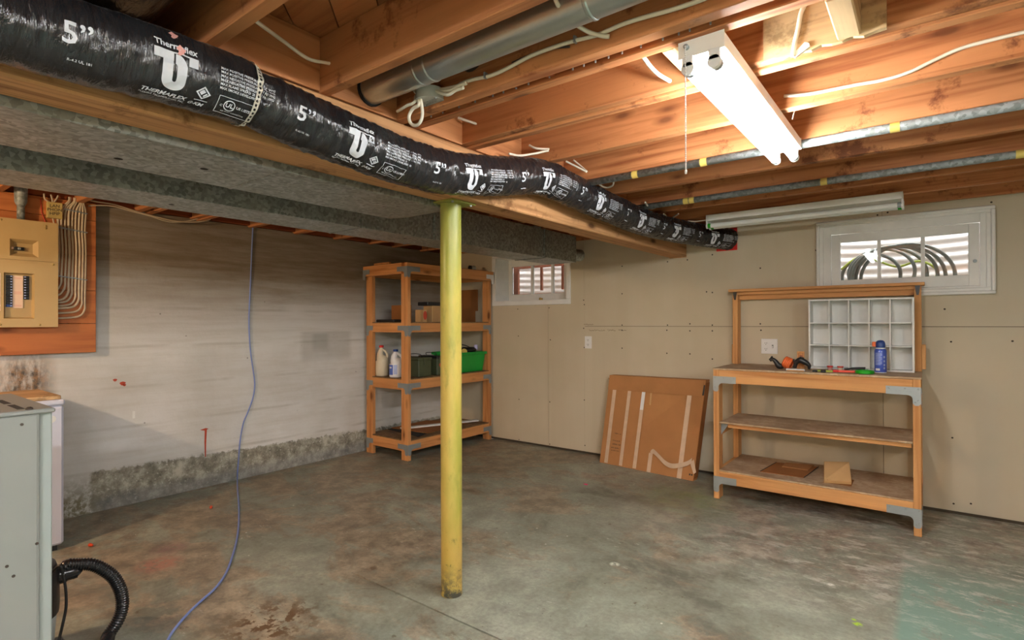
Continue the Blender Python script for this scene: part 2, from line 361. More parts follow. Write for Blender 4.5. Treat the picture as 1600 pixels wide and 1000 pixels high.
# ------------------------------------------------------------------ mesh helpers
class MB:
    def __init__(s): s.bm = bmesh.new()
    def box(s, x0, x1, y0, y1, z0, z1, bev=0, mtx=None):
        vs = [s.bm.verts.new(p) for p in [(x0,y0,z0),(x1,y0,z0),(x1,y1,z0),(x0,y1,z0),(x0,y0,z1),(x1,y0,z1),(x1,y1,z1),(x0,y1,z1)]]
        fs = [s.bm.faces.new([vs[i] for i in q]) for q in [(0,3,2,1),(4,5,6,7),(0,1,5,4),(1,2,6,5),(2,3,7,6),(3,0,4,7)]]
        if bev:
            es = list({e for f in fs for e in f.edges})
            r = bmesh.ops.bevel(s.bm, geom=es, offset=bev, segments=1, affect='EDGES')
            if mtx:
                done = {v for v in r['verts']} | {v for f in r['faces'] for v in f.verts}
                # the six shrunken faces share those verts
                bmesh.ops.transform(s.bm, matrix=mtx, verts=list(done))
        elif mtx: bmesh.ops.transform(s.bm, matrix=mtx, verts=vs)
        return s
    def tube(s, pts, r, n=8, cap=True, closed=False):
        pts = [Vector(p) for p in pts]; N = len(pts)
        rs = r if isinstance(r, (list, tuple)) else [r]*N
        rings = []; nrm = None
        for i, p in enumerate(pts):
            if closed: t = (pts[(i+1) % N]-pts[i-1]).normalized()
            else: t = (pts[min(i+1, N-1)]-pts[max(i-1, 0)]).normalized()
            if nrm is None:
                nrm = t.orthogonal().normalized()
            nrm = (nrm - t*nrm.dot(t)).normalized(); bn = t.cross(nrm)
            rings.append([s.bm.verts.new(p+(nrm*math.cos(a)+bn*math.sin(a))*rs[i]) for a in [2*PI*k/n for k in range(n)]])
        for i in range(N if closed else N-1):
            A, B = rings[i], rings[(i+1) % N]
            for k in range(n): s.bm.faces.new([A[k], A[(k+1) % n], B[(k+1) % n], B[k]])
        if cap and not closed:
            s.bm.faces.new(rings[0][::-1]); s.bm.faces.new(rings[-1])
        return s
    def lathe(s, prof, c, n=20, ax=(0,0,1), caps=True):
        """prof: (radius, height) list along axis from c"""
        ax = Vector(ax).normalized(); u = ax.orthogonal().normalized(); w = ax.cross(u); c = Vector(c)
        rings = [[s.bm.verts.new(c+ax*h+(u*math.cos(2*PI*k/n)+w*math.sin(2*PI*k/n))*r) for k in range(n)] for r, h in prof]
        for A, B in zip(rings, rings[1:]):
            for k in range(n): s.bm.faces.new([A[k], A[(k+1) % n], B[(k+1) % n], B[k]])
        if caps: s.bm.faces.new(rings[0][::-1]); s.bm.faces.new(rings[-1])
        return s
    def prism(s, poly, O, U, V, T):
        """2D polygon in plane (O,U,V) extruded by vector T"""
        O, U, V, T = map(Vector, (O, U, V, T))
        a = [s.bm.verts.new(O+U*x+V*y) for x, y in poly]; b = [s.bm.verts.new(v.co+T) for v in a]
        s.bm.faces.new(a[::-1]); s.bm.faces.new(b); n = len(a)
        for k in range(n): s.bm.faces.new([a[k], a[(k+1) % n], b[(k+1) % n], b[k]])
        return s
    def hexa(s, p):
        vs = [s.bm.verts.new(q) for q in p]
        for q in [(0,3,2,1),(4,5,6,7),(0,1,5,4),(1,2,6,5),(2,3,7,6),(3,0,4,7)]: s.bm.faces.new([vs[i] for i in q])
        return s
    def face(s, pts):
        s.bm.faces.new([s.bm.verts.new(p) for p in pts]); return s
    def build(s, name, mat, parent=None, smooth=False, loc=None, keep=False):
        bm = s.bm
        if not keep: bmesh.ops.recalc_face_normals(bm, faces=bm.faces[:])
        me = bpy.data.meshes.new(name); o = bpy.data.objects.new(name, me); COL.objects.link(o)
        root = parent
        while root is not None and root.parent is not None: root = root.parent
        base = Vector(loc) if loc is not None else (Vector(root.location) if root else Vector((0,0,0)))
        bmesh.ops.translate(bm, vec=-base, verts=bm.verts[:])
        bm.to_mesh(me); bm.free()
        if parent is not None: o.parent = parent
        else: o.location = base
        if smooth:
            for p in me.polygons: p.use_smooth = True
            if smooth != 'all':
                try: me.set_sharp_from_angle(angle=R(40))
                except Exception: pass
        me.materials.append(mat); return o

def build_each(mb, name, mat, parent):
    """every loose piece of the mesh becomes a part of its own"""
    bm = mb.bm; seen = set(); out = []
    for v0 in bm.verts:
        if v0 in seen: continue
        isl = [v0]; seen.add(v0); k = 0
        while k < len(isl):
            for e in isl[k].link_edges:
                w = e.other_vert(isl[k])
                if w not in seen: seen.add(w); isl.append(w)
            k += 1
        nb = MB(); mp = {v: nb.bm.verts.new(v.co) for v in isl}
        for f in {f for v in isl for f in v.link_faces}: nb.bm.faces.new([mp[v] for v in f.verts])
        out.append(nb.build(name, mat, parent))
    bm.free(); return out
def tag(o, label, cat, group=None):
    o['label'] = label; o['category'] = cat
    if group: o['group'] = group
    return o
def thing(name, label, cat, loc=(0,0,0), group=None):
    o = bpy.data.objects.new(name, None); COL.objects.link(o); o.location = loc; o.empty_display_size = .05
    return tag(o, label, cat, group)
def struct(o): o['kind'] = 'structure'; return o
def stuff(o): o['kind'] = 'stuff'; return o

def cr(pts, n=8, closed=False):
    P = [Vector(p) for p in pts]; out = []; N = len(P)
    for i in range(N if closed else N-1):
        if closed: a, b, c, d = P[i-1], P[i], P[(i+1) % N], P[(i+2) % N]
        else: a, b, c, d = P[max(i-1, 0)], P[i], P[i+1], P[min(i+2, N-1)]
        for k in range(n):
            t = k/n
            out.append(.5*((2*b)+(c-a)*t+(2*a-5*b+4*c-d)*t*t+(3*b-a-3*c+d)*t**3))
    if not closed: out.append(P[-1])
    return out
def cable(name, pts, r, mat, label, cat='cable', group=None, n=6, parent=None, sub=7):
    m = MB(); m.tube(cr(pts, sub), r, n)
    if parent is not None: return m.build(name, mat, parent, smooth='all')
    o = m.build(name, mat, None, smooth='all', loc=pts[-1]); return tag(o, label, cat, group)

# flat text as triangles in 2D
_tc = {}
def text2d(body, size=1., bold=0., align='CENTER', shear=0.):
    key = (body, bold, align, shear)
    if key not in _tc:
        cu = bpy.data.curves.new('t', 'FONT'); cu.body = body; cu.size = 1; cu.align_x = align; cu.align_y = 'CENTER'
        cu.offset = bold; cu.shear = shear; cu.resolution_u = 2
        o = bpy.data.objects.new('t', cu); COL.objects.link(o)
        bpy.context.view_layer.update()
        me = o.evaluated_get(bpy.context.evaluated_depsgraph_get()).to_mesh()
        vs = [(v.co.x, v.co.y) for v in me.vertices]; fs = [tuple(p.vertices) for p in me.polygons]
        bpy.data.objects.remove(o); bpy.data.curves.remove(cu)
        _tc[key] = (vs, fs)
    vs, fs = _tc[key]
    return [(x*size, y*size) for x, y in vs], fs
def put2d(mb, shape, fn, cut=0):
    """place a flat (verts, faces) shape through fn(x, y) -> 3D; cut splits long edges first"""
    vs, fs = shape; b = bmesh.new()
    V = [b.verts.new((x, y, 0)) for x, y in vs]
    for f in fs:
        try: b.faces.new([V[i] for i in f])
        except ValueError: pass
    if cut:
        for _ in range(4):
            es = [e for e in b.edges if e.calc_length() > cut]
            if not es: break
            bmesh.ops.subdivide_edges(b, edges=es, cuts=1)
        bmesh.ops.triangulate(b, faces=b.faces[:])
    mp = {v: mb.bm.verts.new(fn(v.co.x, v.co.y)) for v in b.verts}
    for f in b.faces:
        try: mb.bm.faces.new([mp[v] for v in f.verts])
        except ValueError: pass
    b.free()
def shift(shape, dx, dy): return [(x+dx, y+dy) for x, y in shape[0]], shape[1]
def poly(pts): return [tuple(p) for p in pts], [tuple(range(len(pts)))]
def rect(x0, x1, y0, y1): return poly([(x0,y0),(x1,y0),(x1,y1),(x0,y1)])
def join2(*sh):
    V, F = [], []
    for vs, fs in sh:
        k = len(V); V += vs; F += [tuple(i+k for i in f) for f in fs]
    return V, F
def annulus(ro, ri, a0=0, a1=2*PI, n=24, cx=0, cy=0):
    V, F = [], []
    for k in range(n+1):
        a = a0+(a1-a0)*k/n; V += [(cx+ro*math.cos(a), cy+ro*math.sin(a)), (cx+ri*math.cos(a), cy+ri*math.sin(a))]
    for k in range(n): F.append((2*k, 2*k+2, 2*k+3, 2*k+1))
    return V, F
def outline(x0, x1, y0, y1, t):
    return join2(rect(x0,x1,y0,y0+t), rect(x0,x1,y1-t,y1), rect(x0,x0+t,y0+t,y1-t), rect(x1-t,x1,y0+t,y1-t))

# ================================================================== THE SETTING
ZJ, ZS = 2.035, 2.22            # underside of joists, underside of subfloor
m = MB()                         # floor slab with a sawn joint
for x0, x1, y0, y1 in [(-.3,7,-7,-2.8745), (-.3,7,-2.8655,.05), (-.3,2.1,-2.8745,-2.8655)]:
    m.box(x0, x1, y0, y1, -.1, 0)
m.box(2.1, 7, -2.8745, -2.8655, -.1, -.012)
floor = struct(m.build('floor', FLOOR, loc=(0,0,0)))

def walled(mb, x0, x1, z0, z1, y0, y1, holes=()):
    xs = sorted({x0, x1, *[min(max(h[i], x0), x1) for h in holes for i in (0, 1)]})
    zs = sorted({z0, z1, *[min(max(h[i], z0), z1) for h in holes for i in (2, 3)]})
    for a, b in zip(xs, xs[1:]):
        for c, d in zip(zs, zs[1:]):
            mx, mz = (a+b)/2, (c+d)/2
            if b-a > 1e-4 and d-c > 1e-4 and not any(h[0] < mx < h[1] and h[2] < mz < h[3] for h in holes): mb.box(a, b, y0, y1, c, d)
H1 = (.70, 1.585, 1.475, 1.945); H2 = (3.815, 4.695, 1.445, 1.945)
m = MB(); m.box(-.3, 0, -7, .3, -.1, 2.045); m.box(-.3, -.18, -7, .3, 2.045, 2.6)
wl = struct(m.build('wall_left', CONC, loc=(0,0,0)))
m = MB()
for p, r_ in [((0,-3.254,.869), .012), ((0,-3.21,.842), .017), ((0,-3.20,.83), .01)]:
    put2d(m, poly([(r_*(1+.25*math.sin(3*a))*math.cos(a), .8*r_*math.sin(a)) for a in [k*PI/6 for k in range(12)]]), lambda x, y, p=p: (.0015, p[1]+x, p[2]+y))
put2d(m, poly([(-.05,.012),(-.02,.016),(.0,.02),(.03,.012),(.012,.006),(.006,-.1),(.004,-.2),(-.006,-.2),(-.01,-.09),(-.008,.002),(-.03,.006)]), lambda x, y: (.0015, -2.67+x*.8, .432+y))
m.build('paint_splash', plain('red_paint', srgb(176,64,36), .5), wl)
m = MB(); put2d(m, rect(-.008,.008,-.025,.025), lambda x, y: (.0015, -3.144+x, .618+y)); m.build('paint_splash', WHITEP, wl)

m = MB(); walled(m, -.3, 7, -.1, 2.6, .013, .258, [H1, H2])
wb = struct(m.build('wall_back', plain('wall_backing', srgb(70,60,46), .9), loc=(0,0,0)))
XS = 1.79
sheets = [(0, 1.372, .022, 2.215, 0), (1.375, XS-.0012, .022, 2.215, 0), (XS, 4.149, .022, 1.214, 0), (XS, 4.149, 1.2175, 2.215, 0), (4.1515, 7, .022, 1.214, 0), (4.1515, 7, 1.2175, 2.215, .0005)]
for x0, x1, z0, z1, pr in sheets:
    m = MB(); walled(m, x0, x1, z0, z1, -pr, .0135, [H1, H2]); m.build('drywall_sheet', DRY, wb)
# screw heads in the drywall
m = MB()
scr = [(972,459),(1104,456),(1113,457),(912,469),(809,483),(858,481),(972,508),(972,516),(1043,508),(1042,516),(1078,506),(1078,517),(1113,508),(1113,517),(912,513),(1188,506),(1189,516),(972,544),(1042,552),(1078,553),(1113,561),(810,525),(860,531),(811,624),(859,628),(811,687),(859,694),(913,543),(913,625),(914,696),(1043,409),(1074,406),(972,416),(1188,419),(1113,398),(1486,534),(1488,684),(1490,787),(1517,787),(1275,391),(1549,316),(1371,336),(1387,332),(1582,533),(1476,483),(913,476)]
for q in scr:
    p = at(*q, 1, -.0006); put2d(m, poly([(.0062*math.cos(k*PI/4), .0062*math.sin(k*PI/4)) for k in range(8)]), lambda x, y, p=p: (p.x+x, -.0012, p.z+y))
stuff(m.build('screw_heads', RUST, wb))
# pencil scrawl along the seam
m = MB(); rs = random.Random(3)
for px0, px1, py in [(912,926,507), (920,945,516), (949,961,516), (966,978,516)]:
    x = px0
    while x < px1:
        a = at(x, py+rs.uniform(-1.2, 1.2), 1, -.0008); b = at(x+1.6, py+rs.uniform(-1.2, 1.2), 1, -.0008)
        d = (b-a); nrm = Vector((-d.z, 0, d.x)).normalized()*.0016
        m.face([a-nrm, b-nrm, b+nrm, a+nrm]); x += 1.25
stuff(m.build('pencil_scrawl', PENCIL, wb))
m = MB(); m.box(-.3, 7, -7.2, -7, -.1, 2.6); struct(m.build('wall_front', DRY, loc=(0,-7,0)))
m = MB(); m.box(7, 7.2, -7.2, .26, -.1, 2.6); struct(m.build('wall_right', DRY, loc=(7,0,0)))

# ---- ceiling: joists, blocking and diagonal subfloor planks
m = MB(); m.box(-.3, 7.2, -7.2, .26, 2.24, 2.3)
ceil = struct(m.build('ceiling', WPLANK, loc=(0,0,0)))
wpl = .142; s2 = math.sqrt(.5)
for k in range(-52, 52):                          # planks run along (-1, 1)
    c0 = k*wpl
    a = Vector((s2, s2, 0)); d = Vector((-s2, s2, 0)); o = a*c0
    ts = []
    # clip the plank's centre line to the room
    cx, cy = (o+a*wpl/2).x, (o+a*wpl/2).y
    lo, hi = -99, 99
    for base, dr, mn_, mx_ in ((cx, -s2, -.1, 6.95), (cy, s2, -6.95, .2)):
        t0, t1 = (mn_-base)/dr, (mx_-base)/dr
        if t0 > t1: t0, t1 = t1, t0
        lo, hi = max(lo, t0), min(hi, t1)
    if hi-lo < .1: continue
    mm = MB(); g = .0022; z0 = ZS+random.uniform(0, .002)
    A, B = o+a*g+d*lo, o+a*(wpl-g)+d*lo; C_, D = o+a*(wpl-g)+d*hi, o+a*g+d*hi
    mm.hexa([Vector((p.x, p.y, z)) for z in (z0, 2.2395) for p in (A, B, C_, D)])
    L = hi-lo
    ob = mm.build('subfloor_plank', WPLANK, ceil)
JF = [(-6.63,.04),(-6.23,.04),(-5.83,.04),(-5.43,.04),(-5.03,.04),(-4.63,.04),(-4.23,.04),(-3.83,.04),(-3.445,.04),(-3.105,.045),(-3.032,.042),(-2.738,.04),(-2.695,.04),(-2.295,.045),(-1.90,.04),(-1.50,.04),(-1.10,.04),(-.80,.04),(-.41,.04),(-.012,.04)]
for i, (yf, th) in enumerate(JF):
    zz = ZJ + {11: .006, 12: -.002, 13: .002}.get(i, random.uniform(-.002, .002))
    m = MB(); m.box(-.15, 6.99, yf-th, yf, zz, ZS-.0005, .003)
    m.build('joist', WJX, ceil)
# grey weathered board sistered on the double joist, right of the lamp
m = MB(); pts = []
for k in range(13):
    x = 4.02+k*.0254; pts.append((x, ZJ-.004+.004*math.sin(k*2.3)))
m.prism([(4.02, 2.212)]+pts+[(4.325, 2.212)], (0,-2.796,0), (1,0,0), (0,0,1), (0,.0165,0)); m.build('joist', WOLDX, ceil)
# spacer lath in the gap of the paired joists, with its row of nails
m = MB(); m.box(2.83, 6.9, -3.104, -3.075, ZJ+.022, ZJ+.05); m.build('lath', WJX, ceil)
m = MB(); x = 2.9
while x < 4.0:
    m.box(x, x+.004, -3.09, -3.086, ZJ+.003, ZJ+.022); x += random.uniform(.03, .09)
stuff(m.build('nails', STEEL, ceil))
m = MB(); x = 2.95
while x < 3.5:
    w = random.uniform(.012, .03); m.box(x, x+w, -3.1, -3.08, ZJ+.008, ZJ+.022); x += random.uniform(.06, .14)
m.build('blocking', WRIM, ceil)
# blocking between the joists over the beam
ys = [f for f, t in JF]
for (yf, th), (yf2, th2) in zip(JF, JF[1:]):
    if yf2-th2-yf < .1 or -4.25 < yf < -4.2: continue
    m = MB(); m.box(2.742, 2.78, yf+.0005, yf2-th2-.0005, ZJ+.001, ZS-.001, .002); m.build('blocking', WJY, ceil)
m = MB(); m.box(3.796, 3.834, -3.031, -2.779, ZJ, ZJ+.085, .003); m.build('blocking', WOLD, ceil)
m = MB(); m.box(4.212, 4.268, -3.031, -2.797, ZJ-.004, ZJ+.10, .004); m.build('blocking', WOLD, ceil)
# sill plate and rim over the concrete wall
m = MB(); m.box(-.1, .03, -7, 0, 2.05, 2.09, .003); m.box(-.14, -.02, -7, 0, 2.09, 2.2)
struct(m.build('trim_1', WRIM, loc=(0,-3.5,2.05)))

# ---- windows
def win_glass(mb, x0, x1, z0, z1, y): mb.box(x0, x1, y, y+.004, z0, z1)
def frame4(mb, x0, x1, z0, z1, w, y0, y1, bev=.003, wz=None):
    wz = wz or w
    mb.box(x0, x1, y0, y1, z0, z0+wz, bev); mb.box(x0, x1, y0, y1, z1-wz, z1, bev)
    mb.box(x0, x0+w, y0, y1, z0+wz, z1-wz, bev); mb.box(x1-w, x1, y0, y1, z0+wz, z1-wz, bev)
w1 = struct(thing('window_1', '', '')); del w1['label'], w1['category']; w1.location = (1.14, .2, 1.475)
m = MB(); frame4(m, .652, 1.642, 1.432, 1.99, .05, -.014, 0, .004); m.build('window_casing', WHITEP, w1)
m = MB(); x0, x1, z0, z1 = H1                     # painted lining of the deep opening
m.box(x0-.002, x1+.002, .0005, .25, z0-.012, z0+.002); m.box(x0-.002, x1+.002, .0005, .25, z1-.002, z1+.012)
m.box(x0-.012, x0+.002, .0005, .25, z0+.002, z1-.002); m.box(x1-.002, x1+.012, .0005, .25, z0+.002, z1-.002); build_each(m, 'window_reveal', WHITEP, w1)
sash = MB(); Y1 = .215
sash.box(.703, .752, Y1, Y1+.035, 1.477, 1.943, .003); sash.box(1.425, 1.582, Y1, Y1+.035, 1.477, 1.943, .003)
sash.box(.752, 1.425, Y1, Y1+.035, 1.477, 1.560, .003); sash.box(.752, 1.425, Y1, Y1+.035, 1.866, 1.943, .003)
s1 = sash.build('window_sash', WHITEP, w1)
for x in (1.005, 1.265):
    m = MB(); m.box(x, x+.03, Y1+.003, Y1+.03, 1.560, 1.866, .003); m.build('muntin', WHITEP, s1)
for a, b in ((.752,1.005),(1.035,1.265),(1.295,1.425)):
    m = MB(); win_glass(m, a, b, 1.560, 1.866, Y1+.016); m.build('pane', GLASS, s1)
m = MB(); m.box(1.125, 1.165, Y1-.02, Y1, 1.487, 1.512, .003); m.box(1.138, 1.152, Y1-.028, Y1-.02, 1.48, 1.518, .002); m.build('window_latch', BRASS, s1)
m = MB(); frame4(m, .68, 1.52, 1.52, 1.90, .095, .30, .33, .003, .05)    # storm screen outside
for x in (1.07, 1.34): m.box(x, x+.022, .30, .33, 1.60, 1.85, .002)
m.build('storm_frame', COPPER, w1)

w2 = struct(thing('window_2', '', '')); del w2['label'], w2['category']; w2.location = (4.25, 0, 1.445)
m = MB(); cas = [(3.751, 1.423), (4.738, 1.977)]
(cx0, cz0), (cx1, cz1) = cas
frame4(m, cx0, cx1, cz0, cz1, .022, -.030, 0, .005)
frame4(m, cx0+.020, cx1-.020, cz0+.018, cz1-.018, .026, -.021, 0, .004, .024)
for b in ((3.795,3.8455,1.463,1.937), (4.6635,4.698,1.463,1.937), (3.8455,4.6635,1.8795,1.937), (3.8455,4.6635,1.463,1.4765)): m.box(b[0], b[1], -.014, .004, b[2], b[3], .002)
m.build('window_casing', WHITEP, w2)
m = MB(); x0, x1, z0, z1 = H2
m.box(x0-.012, x0+.001, 0, .25, z0, z1); m.box(x1-.001, x1+.012, 0, .25, z0, z1); m.box(x0, x1, 0, .25, z0-.012, z0+.001); m.box(x0, x1, 0, .25, z1-.001, z1+.012)
build_each(m, 'window_reveal', WHITEP, w2)
m = MB(); sx0, sx1, sz0, sz1 = 3.847, 4.662, 1.478, 1.878; g = (3.9, 4.608, 1.549, 1.820)
m.box(sx0, g[0], -.006, .03, sz0, sz1, .002); m.box(g[1], sx1, -.006, .03, sz0, sz1, .002)
m.box(g[0], g[1], -.006, .03, sz0, g[2], .002); m.box(g[0], g[1], -.006, .03, g[3], sz1, .002)
s2_ = m.build('window_sash', WHITEP, w2)
for a, b in ((4.122,4.142),(4.364,4.386)):
    m = MB(); m.box(a, b, -.003, .026, g[2], g[3], .002); m.build('muntin', WHITEP, s2_)
for a, b in ((g[0],4.122),(4.142,4.364),(4.386,g[1])):
    m = MB(); win_glass(m, a, b, g[2], g[3], .012); m.build('pane', GLASS, s2_)
m = MB(); m.lathe([(.006,0),(.008,.004),(.011,.010),(.009,.014),(.002,.016)], (4.639,-.006,1.634), 12, (0,-1,0)); m.build('window_knob', STEEL, s2_, smooth=True)
m = MB(); frame4(m, 3.82, 4.69, 1.45, 1.94, .012, .030, .05, 0); m.build('weather_strip', DARK, w2)

# ---- window wells outside: half-round corrugated steel, gravel floor
def well(name, cx, rx, ry, zb, label):
    bm = bmesh.new(); NU, NZ = 28, 70; rows = []
    for j in range(NZ+1):
        z = zb+(2.36-zb)*j/NZ; k = 1+.009*math.sin(z*2*PI/.068)
        rows.append([bm.verts.new((cx+math.cos(PI*i/NU)*rx*k, .262+math.sin(PI*i/NU)*ry*k, z)) for i in range(NU+1)])
    for A, B in zip(rows, rows[1:]):
        for i in range(NU): bm.faces.new([A[i], A[i+1], B[i+1], B[i]])
    mb = MB(); mb.bm.free(); mb.bm = bm
    o = mb.build(name, WELL, None, smooth='all', loc=(cx, .5, zb)); tag(o, label, 'window well')
    return o
wA = well('window_well', 1.14, .62, .5, 1.36, 'corrugated steel well outside the small recessed window behind the post')
wB = well('window_well', 4.25, .62, .62, 1.40, 'corrugated steel well outside the wide window above the workbench')
GRAV = plain('gravel', srgb(150,128,104), .9, var=.4, scale=60)
for w_, cx, ry, zb in ((wA, 1.14, .5, 1.36), (wB, 4.25, .62, 1.40)):
    m = MB(); m.prism([(math.cos(PI*i/16)*.62, math.sin(PI*i/16)*ry) for i in range(17)], (cx,.262,zb-.03), (1,0,0), (0,1,0), (0,0,.03)); m.build('gravel_bed', GRAV, w_)
# hoses coiled in the wide window's well
hz = thing('garden_hose', 'coiled grey garden hose hanging outside the wide window', 'hose', (4.2, .35, 1.43))
for i, (cx, cz, rr, yy, t) in enumerate([(4.12,1.62,.205,.36,0),(4.16,1.60,.235,.38,.02),(4.20,1.585,.255,.35,-.02),(4.23,1.575,.27,.39,.03),(4.27,1.57,.28,.36,0),(4.05,1.60,.19,.41,.03)]):
    m = MB(); m.tube([(cx+rr*math.cos(a), yy+.05*math.sin(a+i), cz+rr*.86*math.sin(a)) for a in [2*PI*k/40 for k in range(40)]], .0125, 7, closed=True); m.build('loop', HOSE, hz, smooth='all')
m = MB(); m.tube(cr([(3.86,.40,1.66),(3.98,.42,1.75),(4.1,.43,1.71),(4.22,.42,1.66),(4.35,.41,1.69),(4.45,.42,1.62),(4.42,.43,1.5)], 8), .0085, 7)
tag(m.build('garden_hose', HOSEY, None, smooth='all', loc=(4.2,.42,1.5)), 'thin yellow-green hose strung behind the coiled grey hose outside the window', 'hose')

# ================================================================== BEAM, POST, DUCTS
m = MB(); m.box(2.632, 2.78, -6.95, -.0005, 1.806, ZJ-.004, .006)
m.box(2.632, 2.78, -.0005, .0125, 1.80, 1.98)
tag(m.build('support_beam', WBEAM, loc=(2.706,-3.5,1.806)), 'heavy timber beam carrying the joists on the yellow post', 'beam')
post = thing('support_post', 'yellow painted steel post holding up the timber beam', 'post', (2.65,-2.72,0))
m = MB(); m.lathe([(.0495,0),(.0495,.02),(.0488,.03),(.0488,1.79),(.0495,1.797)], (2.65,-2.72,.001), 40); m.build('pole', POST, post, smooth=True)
m = MB(); m.box(2.595, 2.735, -2.80, -2.64, 1.798, 1.8055, .001); m.build('cap_plate', POST, post)
m = MB()
for q in ((2.61,-2.66),(2.72,-2.66),(2.72,-2.78),(2.61,-2.78)): m.lathe([(.006,0),(.006,-.005),(.003,-.008)], (*q,1.798), 8)
build_each(m, 'bolt', STEEL, post)

# supply plenum: wide rectangular duct left of the beam
pl_ = thing('supply_duct', 'wide galvanised rectangular duct beside the timber beam, nearer the post', 'duct', (2.42,-3.8,1.785))
m = MB(); m.box(2.222, 2.618, -6.9, -2.715, 1.785, 2.02, .002); m.build('duct_body', GALV, pl_)
m = MB()
for y in (-5.9, -4.72, -3.53): m.box(2.219, 2.621, y, y+.012, 1.7825, 2.021)
build_each(m, 'seam', GALV, pl_)
m = MB()
for p in (at(319,264,2,1.7845), at(185,248,2,1.7845)): put2d(m, poly([(.013*math.cos(k*PI/6), .013*math.sin(k*PI/6)) for k in range(12)]), lambda x, y, p=p: (p.x+x, p.y+y, 1.7842))
build_each(m, 'screw_hole', DARK, pl_)
m = MB(); m.prism([(-2.715,0),(-2.62,.02),(-2.62,.2),(-2.715,.235)], (2.24,0,1.785), (0,1,0), (0,0,1), (.36,0,0)); m.build('end_cap', GALV, pl_)
# return trunk farther left
d2 = thing('return_duct', 'long galvanised rectangular trunk duct running above the small window', 'duct', (1.75,-2.2,1.785))
m = MB(); m.box(1.6, 1.892, -6.9, -2.085, 1.785, 2.02, .002); m.build('duct_body', GALV, d2)
m = MB(); m.box(1.606, 1.898, -2.085, -.84, 1.787, 2.02, .002); m.build('duct_body', GALV, d2)
m = MB(); m.box(1.612, 1.905, -.84, -.34, 1.789, 2.02, .002); m.build('duct_body', GALV, d2)
m = MB()
for y, x in ((-2.66,1.892), (-2.09,1.897), (-.845,1.904), (-4.2,1.892)): m.box(1.597, x+.004, y, y+.01, 1.782, 2.021)
build_each(m, 'seam', GALVP, d2)
m = MB(); m.lathe([(.05,0),(.052,.01),(.052,.13),(.055,.135),(.055,.15),(.046,.15),(.046,.02)], (1.85,-.34,1.87), 28, (0,1,0)); m.build('duct_collar', GALV, d2, smooth=True)
m = MB()
for q in ((268,319.5),(633,372.5)):
    p = at(*q, 2, 1.785); put2d(m, poly([(.012*math.cos(k*PI/6), .012*math.sin(k*PI/6)) for k in range(12)]), lambda x, y, p=p: (p.x+x, p.y+y, 1.7842))
build_each(m, 'screw_hole', DARK, d2)
m = MB()
for y in (-1.95, -.98):                             # sheet metal hanger tabs between duct top and joists
    m.box(1.78, 1.90, y, y+.09, 2.021, 2.03)
build_each(m, 'hanger_tab', GALVR, d2)

# round metal duct in the joist bay
rd = thing('round_duct', 'shiny round metal duct running between two joists', 'duct', (4.2,-3.28,2.11))
m = MB(); m.lathe([(.05,0),(.05,3.9)], (2.79,-3.28,2.105), 28, (1,0,0)); m.build('pipe_run', GALVR, rd, smooth=True)
m = MB()
for x in (3.05, 3.10, 3.70): m.lathe([(.0505,0),(.0525,.004),(.0525,.010),(.0505,.014)], (x,-3.28,2.105), 28, (1,0,0))
build_each(m, 'pipe_joint', GALVR, rd)
m = MB(); m.lathe([(.056,-.01),(.056,.0),(.049,.0)], (2.79,-3.28,2.105), 20, (1,0,0)); m.build('pipe_end', DARK, rd)
# second insulated duct between the joists at the far left
m = MB(); m.tube(cr([(1.8,-4.06,2.12),(2.4,-4.05,2.12),(3.0,-4.04,2.13),(3.6,-4.04,2.13)], 10), .085, 20)
tag(m.build('insulated_duct', FLEX, None, smooth='all', loc=(2.5,-4.05,2.12)), 'black wrapped duct lying between joists above the printed flexible duct', 'duct')

# galvanised conduits under two joists
def conduit(y, label, taps):
    t = thing('metal_conduit', label, 'pipe', (4.6,y,2.0), 'galvanised pipes under the joists')
    m = MB(); m.tube([(2.82,y,ZJ-.021),(6.98,y,ZJ-.021)], .0185, 14); m.build('pipe_run', GALVP, t, smooth='all')
    for px, py in taps:
        p = at(px, py, 2, ZJ-.021)
        m = MB(); m.lathe([(.0198,-.016),(.0198,.016)], (p.x, y, ZJ-.021), 14, (1,0,0), caps=False)
        m.build('tape_band', YEL, t, smooth='all')
conduit(-1.935, 'galvanised pipe crossing just beyond the lit lamp, nearer of two', [(990,271),(1097,251),(1398,197)])
conduit(-1.165, 'galvanised pipe nearer the back wall, second of two', [(1058,307),(1068,306),(1284,279),(1595,239)])

# ---- insulated flexible duct
path = [(2.90,-5.6,1.92),(2.89,-4.9,1.90),(2.885,-4.3,1.885),(2.885,-4.08,1.896),(2.885,-3.93,1.899),(2.885,-3.80,1.897),(2.885,-3.667,1.879),(2.885,-3.46,1.858),(2.885,-3.21,1.842),(2.885,-2.98,1.852),(2.885,-2.66,1.906),(2.887,-2.44,1.953),(2.888,-2.28,1.972),(2.888,-2.1,1.962),(2.888,-1.85,1.948),(2.886,-1.5,1.934),(2.888,-1.15,1.923),(2.91,-.75,1.926),(2.985,-.33,1.930),(3.10,-.06,1.922),(3.128,.004,1.918)]
raw = cr(path, 40)
cum = [0]
for a, b in zip(raw, raw[1:]): cum.append(cum[-1]+(b-a).length)
NU, NV = int(cum[-1]/.0085), 64
def along(u):
    u = min(max(u, 0), cum[-1]-1e-6)
    i = int(np.searchsorted(cum, u, side='right'))-1
    t = (u-cum[i])/(cum[i+1]-cum[i]); return raw[i].lerp(raw[i+1], t)
CUTS = [along(cum[-1]*k/NU) for k in range(NU+1)]
def u_at_y(y):
    best = min(range(len(raw)), key=lambda i: abs(raw[i].y-y)); return cum[best]
U_STRAP = u_at_y(-3.795); U_BEND = u_at_y(-2.27)
